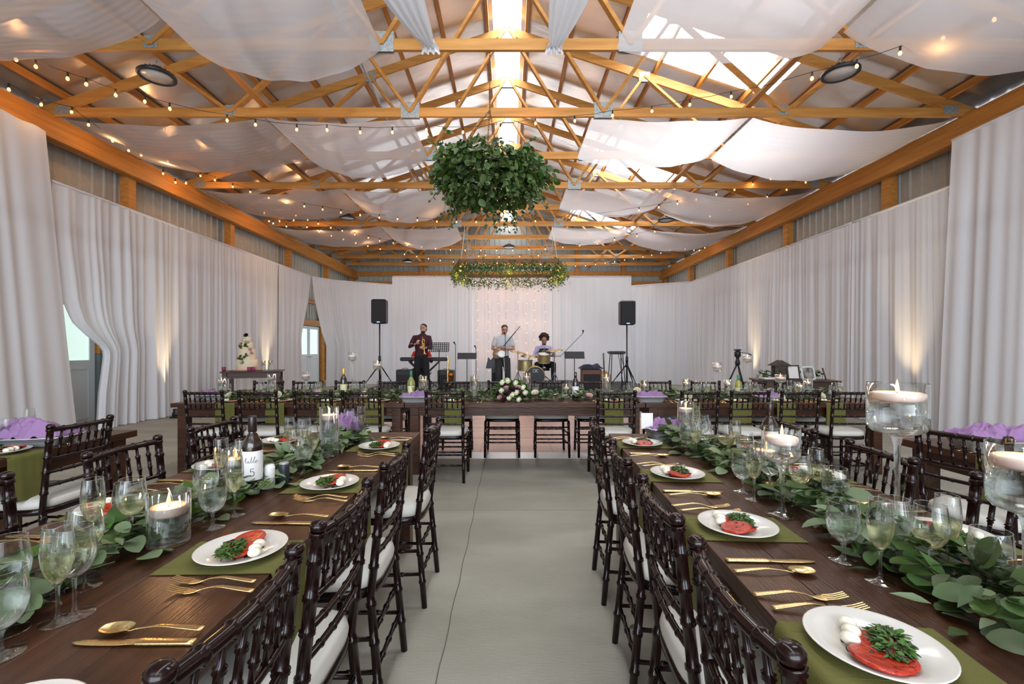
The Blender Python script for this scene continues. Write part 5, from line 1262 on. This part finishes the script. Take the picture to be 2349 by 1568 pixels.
def afro(mb, P, M):
    rr = random.Random(3); mb.ball(P(0, -.062, .065), (.12, .105, .12), 16, 12, M)
    for i in range(90):
        a = rr.uniform(0, 6.28); e = rr.uniform(-.9, 1.5); v = Vector((math.cos(a)*math.cos(e), math.sin(a)*math.cos(e), math.sin(e)))
        if v.y > .35 and v.z < .62: continue
        mb.ball(P(v.x*.122, -.055+v.y*.105, .055+v.z*.122), rr.uniform(.022, .038), 8, 6)
# local frame: +y is where the person faces
def fr(px, d): return ((px-VX)*d/F, d, SZ)
maroon = mat('maroon_shirt', (.050, .012, .022), .8); greyp = mat('dark_trousers', (.012, .012, .015), .85); grey2 = mat('charcoal_trousers', (.035, .037, .042), .85)
pale = mat('pale_grey_shirt', (.55, .58, .62), .85); hairb = mat('dark_hair', (.030, .016, .010), .8); hairk = mat('brown_hair', (.05, .025, .015), .7)
brass = mat('brass', (.80, .50, .16), .22, 1.0)
# people are rotated by pi so that their +y faces the hall; x is mirrored (image left = +x here)
J1 = dict(head=(-.04, .03, 1.645), face=(.25, 1, .15), up=(.12, 0, 1), neck=(-.02, 0, 1.515), chest=(0, 0, 1.30), pelvis=(.02, 0, .96), shL=(.195, 0, 1.43), shR=(-.19, 0, 1.43), elL=(.30, .06, 1.19), wrL=(.13, .20, 1.25), elR=(-.25, .08, 1.16), wrR=(-.13, .25, 1.16),
          hipL=(.09, 0, .90), knL=(.12, .03, .50), anL=(.14, -.02, .09), hipR=(-.08, 0, .90), knR=(-.12, .03, .50), anR=(-.17, -.02, .09), hdL=Vector((-.5, .15, .5)), hnL=Vector((0, -1, .1)), hdR=Vector((.6, .6, .1)), hnR=Vector((.6, -.5, 0)))
person('man in a maroon shirt and glasses holding a trumpet', fr(968, 11.7), PI, J1, maroon, greyp, hairb, skin, short_hair, beard=hairb, glasses_=True)
o = thing('trumpet', 'brass trumpet held upright by the man in maroon', 'trumpet', Vector(fr(968, 11.7))+Vector((.07, -.30, 0)))
mb = MB(); mb.tube([(0, 0, 1.42), (0, 0, 1.10)], .007, 8); mb.tube([(.045, 0, 1.16), (.045, 0, 1.34), (.03, 0, 1.37), (0, 0, 1.37), (-.01, 0, 1.34), (-.01, 0, 1.12)], .008, 8)
mb.lathe([(.008, .16), (.010, .10), (.018, .05), (.035, .015), (.062, 0), (.060, .002), (.032, .018)], 20, (.045, 0, 1.0)); mb.build('tubing', brass, o)
mb = MB()
for k in range(3): mb.tube([(-.035, 0, 1.20+.028*k), (.06, 0, 1.20+.028*k)], .0115, 10)
mb.build('valves', brass, o); MB().lathe([(.004, 0), (.008, .015), (.013, .03)], 12, (0, 0, 1.41)).build('mouthpiece', brass, o)
J2 = dict(head=(-.04, .03, 1.615), face=(-.10, 1, -.05), neck=(-.01, 0, 1.49), chest=(0, 0, 1.27), pelvis=(.02, 0, .95), shL=(.195, 0, 1.405), shR=(-.20, 0, 1.40), elL=(.27, -.02, 1.13), wrL=(.16, .20, 1.12), elR=(-.27, .02, 1.13), wrR=(-.07, .22, 1.14),
          hipL=(.10, 0, .89), knL=(.12, .03, .48), anL=(.12, -.02, .09), hipR=(-.08, 0, .89), knR=(-.12, .03, .48), anR=(-.15, -.02, .09), hdL=Vector((-.6, .3, -.2)), hnL=Vector((0, -1, 0)), hdR=Vector((.55, .4, .2)), hnR=Vector((0, -1, .4)))
gx, gd, gz = fr(1154, 11.7)
person('man in a pale short-sleeved shirt playing a bass guitar', (gx, gd, gz), PI, J2, pale, grey2, hairk, skin, short_hair, shortsleeve=True, glasses_=True)
def guitar(name, label, cat, c, direction, L, body, m, face=(0, -1, 0), bw=.17, group=None):
    r = thing(name, label, cat, (0, 0, 0), 0, group); c = Vector(c); d = Vector(direction).normalized(); n = Vector(face); n = (n-d*n.dot(d)).normalized(); s_ = d.cross(n)
    out = []; N = 40
    for k in range(N):
        a = 2*PI*k/N; q = bw*(1+.10*math.cos(2*a)-.16*math.exp(-((math.cos(a)-.15)/.28)**2))*(1.05 if math.cos(a) < 0 else .92)
        out.append((q*math.sin(a), q*1.25*math.cos(a)))
    vs = [c+s_*x+d*y+n*z for z in (-.02, -.014, .014, .02) for (x, y) in ([(a*.93, b*.93) for a, b in out] if abs(z) > .015 else out)]
    fs = [(j*N+k, j*N+(k+1) % N, (j+1)*N+(k+1) % N, (j+1)*N+k) for j in range(3) for k in range(N)]+[tuple(range(N-1, -1, -1)), tuple(3*N+k for k in range(N))]
    mb = MB(); mb.add(vs, fs); mb.build('body', m, r)
    e = c+d*L; MB().beam(c+d*bw*.7+n*.022, e+n*.012, .024, .062, n).build('neck', mat('fretboard', (.015, .010, .008), .5), r)
    MB().beam(e+n*.01, e+d*.17, .018, .075, n).build('headstock', mat('headstock', (.012, .012, .014), .4), r)
    mb = MB()
    for k in range(4):
        for q in (-1, 1): mb.tube([e+d*(.03+.035*k)+s_*q*.03, e+d*(.03+.035*k)+s_*q*.06], .005, 6)
    mb.build('tuning_pegs', steel, r)
    MB().beam(c-d*.08+n*.024-s_*.04, c-d*.08+n*.024+s_*.04, .03, .01, n).beam(c+d*.03+n*.024-s_*.04, c+d*.03+n*.024+s_*.04, .02, .008, n).build('bridge', steel, r)
    return r
guitar('bass_guitar', 'bass guitar with its neck raised, held by the man in the pale shirt', 'guitar', (gx-.10, gd-.21, gz+1.06), (.58, -.02, .70), .66, 1, mat('sunburst', (.26, .15, .07), .25, coat=.4), bw=.135)
r = thing('tambourine', 'white round tambourine on the stand before the guitarist', 'tambourine', (gx-.03, gd-.34, gz+1.0)); M = Matrix.Rotation(.9, 3, 'X'); MB().lathe([(.085, -.02), (.10, -.02), (.10, .02), (.085, .02), (0, .018)], 28, M=M).build('drum_head', white, r)
o = tag(MB().tube([(gx+.02, gd-.33, gz+.95), (gx+.05, gd-.36, gz+.6), (gx+.02, gd-.35, gz+.3), (gx+.05, gd-.36, gz+.01)], .006, 6).build('audio_cable', white), 'white cable hanging down in front of the guitarist', 'cable')
DZ = .40
tag(MB().rbox((0, 0, .1), (1.8, 2.2, .198), .01).build('drum_riser', mat('riser_carpet', (.04, .04, .045), .9)), 'low black riser carrying the drum kit', 'riser').location = (1.0, 12.6, SZ)
# drummer, seated
J3 = dict(head=(0, .03, 1.17), face=(.05, 1, -.35), neck=(0, -.03, 1.04), chest=(0, -.05, .84), pelvis=(0, -.05, .54), shL=(.185, -.04, .965), shR=(-.185, -.04, .965), elL=(.28, .08, .74), wrL=(.14, .28, .72), elR=(-.29, .06, .76), wrR=(-.22, .30, .78),
          hipL=(.10, 0, .49), knL=(.22, .40, .52), anL=(.22, .42, .09), hipR=(-.10, 0, .49), knR=(-.22, .40, .52), anR=(-.22, .42, .09), hdL=Vector((0, 1, -.1)), hnL=Vector((-.3, 0, -1)), hdR=Vector((0, 1, .1)), hnR=Vector((.3, 0, -1)))
lav = mat('lavender_shirt', (.42, .38, .58), .85)
def vest(r, V, P, M):
    mb = MB(); mb.lathe([(.10, 0), (.172, 0), (.178, .12), (.186, .27), (.165, .36), (.10, .40)], 28, V['pelvis']+Vector((0, 0, .04)), sy=.80); o = mb.build('vest', mat('black_vest', (.012, .013, .02), .8), r)
    MB().add([(-.03, .118, 1.06), (.03, .118, 1.06), (.0, .13, .98)], [(0, 1, 2)]) if 0 else None
    mb = MB(); mb.beam((0, .09, .97), (0, .10, .78), .03, .012, (0, 1, 0)); mb.build('tie', mat('grey_tie', (.12, .11, .14), .7), r)
dx, dd, dz = fr(1248, 12.7); dz = DZ
person('seated drummer with a big dark afro and black vest', (dx, dd, dz), PI, J3, lav, greyp, hairb, skin2, afro, extras=vest, beard=hairb)
for (s_, w) in ((-1, 'right'), (1, 'left')): tag(MB().tube([(dx+s_*.18, dd-.38, dz+.75), (dx+s_*.06, dd-.68, dz+.90)], [.007, .005], 6).build('drumstick', mat('stick', (.55, .38, .2), .5)), "wooden drumstick in the drummer's %s hand" % w, 'drumstick')
r = thing('drum_stool', 'round black drum stool under the drummer', 'stool', (dx, dd+.03, dz)); MB().lathe([(0, .33), (.16, .33), (.17, .37), (.15, .395), (0, .40)], 24).build('seat', black, r); MB().tube([(0, 0, .1), (0, 0, .33)], .015, 8).build('pole', steel, r); tripod_legs(r, .2, .24, .01)
# keyboard player behind
J4 = dict(head=(0, .04, 1.25), face=(.1, 1, -.5), neck=(0, -.02, 1.09), chest=(0, -.03, .90), pelvis=(0, -.05, .60), shL=(.20, -.02, 1.02), shR=(-.20, -.02, 1.02), elL=(.29, .05, .78), wrL=(.20, .27, .90), elR=(-.29, .05, .78), wrR=(-.20, .27, .90),
          hipL=(.10, 0, .54), knL=(.16, .42, .52), anL=(.16, .40, .09), hipR=(-.10, 0, .54), knR=(-.16, .42, .52), anR=(-.16, .40, .09), hdL=Vector((0, 1, -.05)), hnL=Vector((0, 0, -1)), hdR=Vector((0, 1, -.05)), hnR=Vector((0, 0, -1)))
kx, kd, kz = fr(967, 12.9)
person('seated keyboard player in a red shirt half hidden by the trumpeter', (kx, kd, kz), PI, J4, mat('red_shirt', (.50, .02, .02), .8), greyp, hairk, skin, short_hair)
r = thing('bench', 'small black bench under the keyboard player', 'bench', (kx, kd+.05, kz)); MB().rbox((0, 0, .44), (.5, .3, .06), .02).build('seat', black, r)
for a in (-1, 1): MB().beam((a*.2, -.12, .02), (a*.2, .12, .42), .02, .02).beam((a*.2, .12, .02), (a*.2, -.12, .42), .02, .02).build('leg', blackm, r)
kb = thing('keyboard', 'long black stage keyboard behind the trumpeter', 'keyboard', ((973.5-VX)*12.25/F, 12.25, SZ)); MB().rbox((0, 0, .86), (1.24, .32, .10), .02).build('case', black, kb)
k_ = MB(); [k_.box((-.55+.0217*i+.01, .05, .913), (.0205, .14, .012)) for i in range(50)]; o = k_.build('white_keys', ceram, kb); o['kind'] = 'stuff'
r = thing('keyboard_stand', 'black crossed keyboard stand', 'stand', ((973.5-VX)*12.25/F, 12.25, SZ))
for a in (-1, 1): MB().beam((-.4, a*.10, .02), (.4, a*.10, .80), .03, .03).beam((.4, a*.10, .02), (-.4, a*.10, .80), .03, .03).build('crossed_legs', blackm, r)
# drum kit
shell = mat('gold_sparkle_shell', (.42, .33, .14), .35, .5, var=.3, vscale=60); dhead = mat('drum_head', (.65, .62, .55), .5)
kit = 'drums of the kit'
bx, bd, bz = pd(1226.7, 853, 11.75)
r = thing('bass_drum', 'bass drum with a black front head and gold shell', 'drum', (bx, bd, DZ+.25), 0, kit); M = Matrix.Rotation(PI/2, 3, 'X')
MB().lathe([(.238, -.2), (.238, .2)], 40, M=M).build('shell', shell, r); MB().lathe([(.232, .21), (.250, .212), (.250, .235), (.232, .237)], 40, M=M).lathe([(.232, -.21), (.250, -.21), (.250, -.19), (.232, -.19)], 40, M=M).build('hoops', shell, r)
MB().lathe([(0, .222), (.232, .222)], 40, M=M).build('front_head', black, r)
mb = MB(); mb.tube([(.0+.035*math.cos(a)-.02, -.225, .13+.035*math.sin(a)) for a in [i*PI/8 for i in range(-6, 7)]], .006, 6); mb.tube([(-.055, -.225, .165), (-.055, -.225, .095)], .006, 6); mb.tube([(.06+.035*math.cos(a), -.225, .13+.03*math.sin(a)) for a in [i*PI/8 for i in range(3, 14)]], .006, 6); mb.build('head_logo', white, r)
for s_ in (-1, 1): MB().tube([(s_*.24, .1, 0), (s_*.38, -.1, -.242)], .008, 6).build('spur', steel, r)
def drum(label, px, py, d, rad, h, tilt=0.0, legs=0):
    p = pd(px, py, d); r = thing('tom_drum', label, 'drum', p, 0, kit); M = Matrix.Rotation(tilt, 3, 'X')
    MB().lathe([(rad, -h/2), (rad, h/2)], 32, M=M).build('shell', shell, r); MB().lathe([(rad+.004, h/2-.02), (rad+.012, h/2-.02), (rad+.012, h/2+.008), (rad, h/2+.008)], 32, M=M).lathe([(rad+.004, -h/2), (rad+.012, -h/2), (rad+.012, -h/2+.02), (rad+.004, -h/2+.02)], 32, M=M).build('hoops', steel, r); MB().lathe([(0, h/2+.002), (rad, h/2+.002)], 32, M=M).build('drum_head', dhead, r)
    for k in range(3 if legs else 1):
        a = 2*PI*k/3+.5
        if legs: MB().tube([(rad*math.cos(a), rad*math.sin(a), 0), ((rad+.03)*math.cos(a), (rad+.03)*math.sin(a), DZ-p.z+.01)], .006, 6).build('leg', steel, r)
        else: MB().tube([(0, rad*.8, 0), (0, rad+.08, -h*.6), (0, rad+.1, DZ-p.z+.3)], .009, 6).build('mount', steel, r)
drum('wide gold floor tom left of the bass drum', 1205, 838, 12.05, .185, .28, 0, 1); drum('gold tom above the bass drum', 1248, 821, 12.0, .15, .23, .25)
cym = mat('cymbal_bronze', (.36, .27, .14), .35, 1.0)
def cymbal(label, px, py, d, rad, tilt):
    p = pd(px, py, d); r = thing('cymbal_on_stand', label, 'cymbal', (p.x, p.y, DZ), 0, 'cymbals'); M = Matrix.Rotation(tilt, 3, 'Y') @ Matrix.Rotation(.15, 3, 'X'); z = p.z-DZ
    MB().lathe([(.006, .03), (.025, .026), (.045, .010), (rad*.6, .004), (rad, -.006), (rad, -.009), (.04, .006)], 36, (0, 0, z), M=M).build('cymbal', cym, r)
    MB().tube([(0, 0, .12), (0, 0, z+.05)], .009, 8).build('pole', steel, r); tripod_legs(r, .32, .15, .008, m=steel, a0=.4)
cymbal('crash cymbal tilted at the far left of the drums', 1188, 807, 12.1, .23, .22); cymbal('cymbal just left of the drummer', 1213, 816, 12.0, .22, .03); cymbal('large ride cymbal at the right of the drums', 1272, 803, 12.1, .235, -.06); cymbal('hi-hat cymbals low at the right of the drums', 1271, 815, 12.3, .16, 0)
# amps, cases, sax, guitar, mixer
def cab(label, px0, px1, py0, py1, d, depth, m, grille=True, z0=SZ, rz=0, name='amplifier'):
    x0, x1 = (px0-VX)*d/F, (px1-VX)*d/F; z1_ = H+(VY-py0)*d/F; h = z1_-z0; r = thing(name, label, 'amplifier', ((x0+x1)/2, d, z0), rz, 'cabinets on the stage')
    MB().rbox((0, 0, h/2), (x1-x0, depth, h), .015).build('cabinet', m, r)
    if grille: MB().rbox((0, -depth/2-.003, h*.45), ((x1-x0)*.86, .01, h*.7), .004).build('grille', mat('grille', (.018, .018, .02), .75), r)
    mb = MB(); mb.tube([(-.08, 0, h), (-.07, 0, h+.025), (.07, 0, h+.025), (.08, 0, h)], .008, 6); mb.build('handle', black, r)
    return x0, x1, z1_
cab('black floor monitor left of the trumpeter', 912, 946, 847, 863, 11.3, .35, black); cab('black case by the saxophone', 1006, 1042, 848, 864, 11.9, .4, black); cab('tall black bass amplifier behind the guitarist', 1128, 1153, 843, 868, 12.2, .35, black)
bw_ = mat('brown_amp', (.16, .065, .03), .5); a0, a1, az = cab('brown wooden amplifier with a navy jacket on top', 1333, 1378, 846, 868, 11.8, .3, bw_)
def heap(label, name, c, sx, sy, h, m, seed, cat):
    rr = random.Random(seed); ph = [rr.uniform(0, 6) for _ in range(4)]
    def fn(u, v):
        e = min(u, 1-u, v, 1-v)*2; t = min(1, e*2.5); return Vector(((u-.5)*sx*(1+.05*math.sin(9*v+ph[0])), (v-.5)*sy, h*t*(.75+.25*math.sin(7*u+5*v+ph[1]))+.015*math.sin(19*u+9*v+ph[2])*t-(1-t)*.05*h))
    o = MB().grid(fn, 26, 20).build(name, m); o.location = c; tag(o, label, cat)
heap('navy jacket thrown over the brown amplifier', 'jacket', ((a0+a1)/2, 11.8, az+.02), .62, .4, .11, mat('navy_cloth', (.012, .018, .04), .85), 1, 'jacket')
heap('grey jacket draped on the bass amplifier', 'jacket', (pd(1128, 843, 12.2).x, 12.2, pd(1128, 843, 12.2).z+.0), .3, .34, .28, mat('grey_cloth', (.09, .10, .12), .85), 2, 'jacket')
heap('bright blue bag beside the brown amplifier', 'bag', (pd(1327, 860, 11.8).x, 11.8, SZ), .2, .25, .26, mat('blue_bag', (.02, .09, .35), .7), 3, 'bag')
heap('black soft case lying beside the saxophone', 'soft_case', (pd(1010, 865, 12.0).x, 11.6, SZ), .55, .4, .22, mat('black_cloth', (.01, .01, .012), .9), 4, 'case')
p = pd(1386, 850, 11.9); guitar('electric_guitar', 'sunburst electric guitar on a stand right of the brown amplifier', 'guitar', (p.x, 11.9, SZ+.36), (.0, .16, 1), .50, 1, mat('cherry_burst', (.45, .20, .06), .25, coat=.5), bw=.165)
r = thing('guitar_stand', 'black stand under the sunburst electric guitar', 'stand', (p.x, 11.95, SZ)); tripod_legs(r, .35, .22, .008); MB().tube([(-.1, -.08, .12), (0, 0, .2), (.1, -.08, .12)], .008, 6).build('cradle', black, r)
p = pd(1030, 855, 11.25); r = thing('saxophone', 'brass saxophone standing by the trumpeter', 'saxophone', (p.x, 11.25, SZ+.15))
MB().tube([(-.06, 0, .80), (-.09, 0, .83), (-.035, 0, .80), (-.02, 0, .70), (-.035, 0, .30), (-.03, 0, .14), (.0, 0, .09), (.045, -.01, .12), (.065, -.02, .24), (.06, -.07, .36)], [.006, .010, .013, .017, .028, .034, .038, .042, .050, .075], 14, cap=False).build('body', brass, r)
mb = MB(); [mb.ball((-.03+.02*(i % 2), -.035, .28+.05*i), (.012, .006, .012), 8, 6) for i in range(8)]; mb.tube([(-.045, -.03, .25), (-.03, -.03, .7)], .004, 6); mb.build('keys', brass, r)
tripod_legs(r, .25, .2, .007, base=-.15)
p = pd(1414, 806, 12.0); r = thing('mixer_stand', 'tall black stand beside the right loudspeaker', 'stand', (p.x, 12.0, SZ))
for a in (-1, 1):
    for b in (-1, 1): MB().tube([(a*.14, b*.1, 1.0), (a*.20, b*.2, .01)], .012, 6).build('leg', blackm, r)
MB().box((0, 0, 1.0), (.36, .3, .02)).build('shelf', blackm, r)
r = thing('audio_mixer', 'black audio mixer on the tall stand', 'mixer', (p.x, 12.0, SZ+1.011)); MB().rbox((0, 0, .03), (.42, .3, .055), .01).build('case', black, r)
mb = MB(); [mb.ball((-.17+.042*i, -.1+.05*j, .062), .008, 6, 4) for i in range(9) for j in range(4)]; mb.build('knobs', steel, r)
tag(MB().tube([(p.x+.1, 12.0, 1.2), (p.x+.16, 11.9, .9), (p.x+.12, 11.95, .6), (p.x+.2, 11.9, .25)], .008, 6).tube([(p.x+.05, 12.0, 1.2), (p.x+.1, 11.92, .8), (p.x+.15, 11.95, .5), (p.x+.05, 11.9, .25)], .007, 6).build('audio_cable', wirem), 'tangle of black cables hanging from the mixer', 'cable')
r = thing('fallen_leaf', 'single green leaf fallen on the concrete beside the right chairs', 'leaf', (.573, 2.18, .004)); MB().leaf((0, 0, 0), (1, .3, 0), (0, 0, 1), .06, .026, -.1, 1).build('leaf_blade', leafg, r)
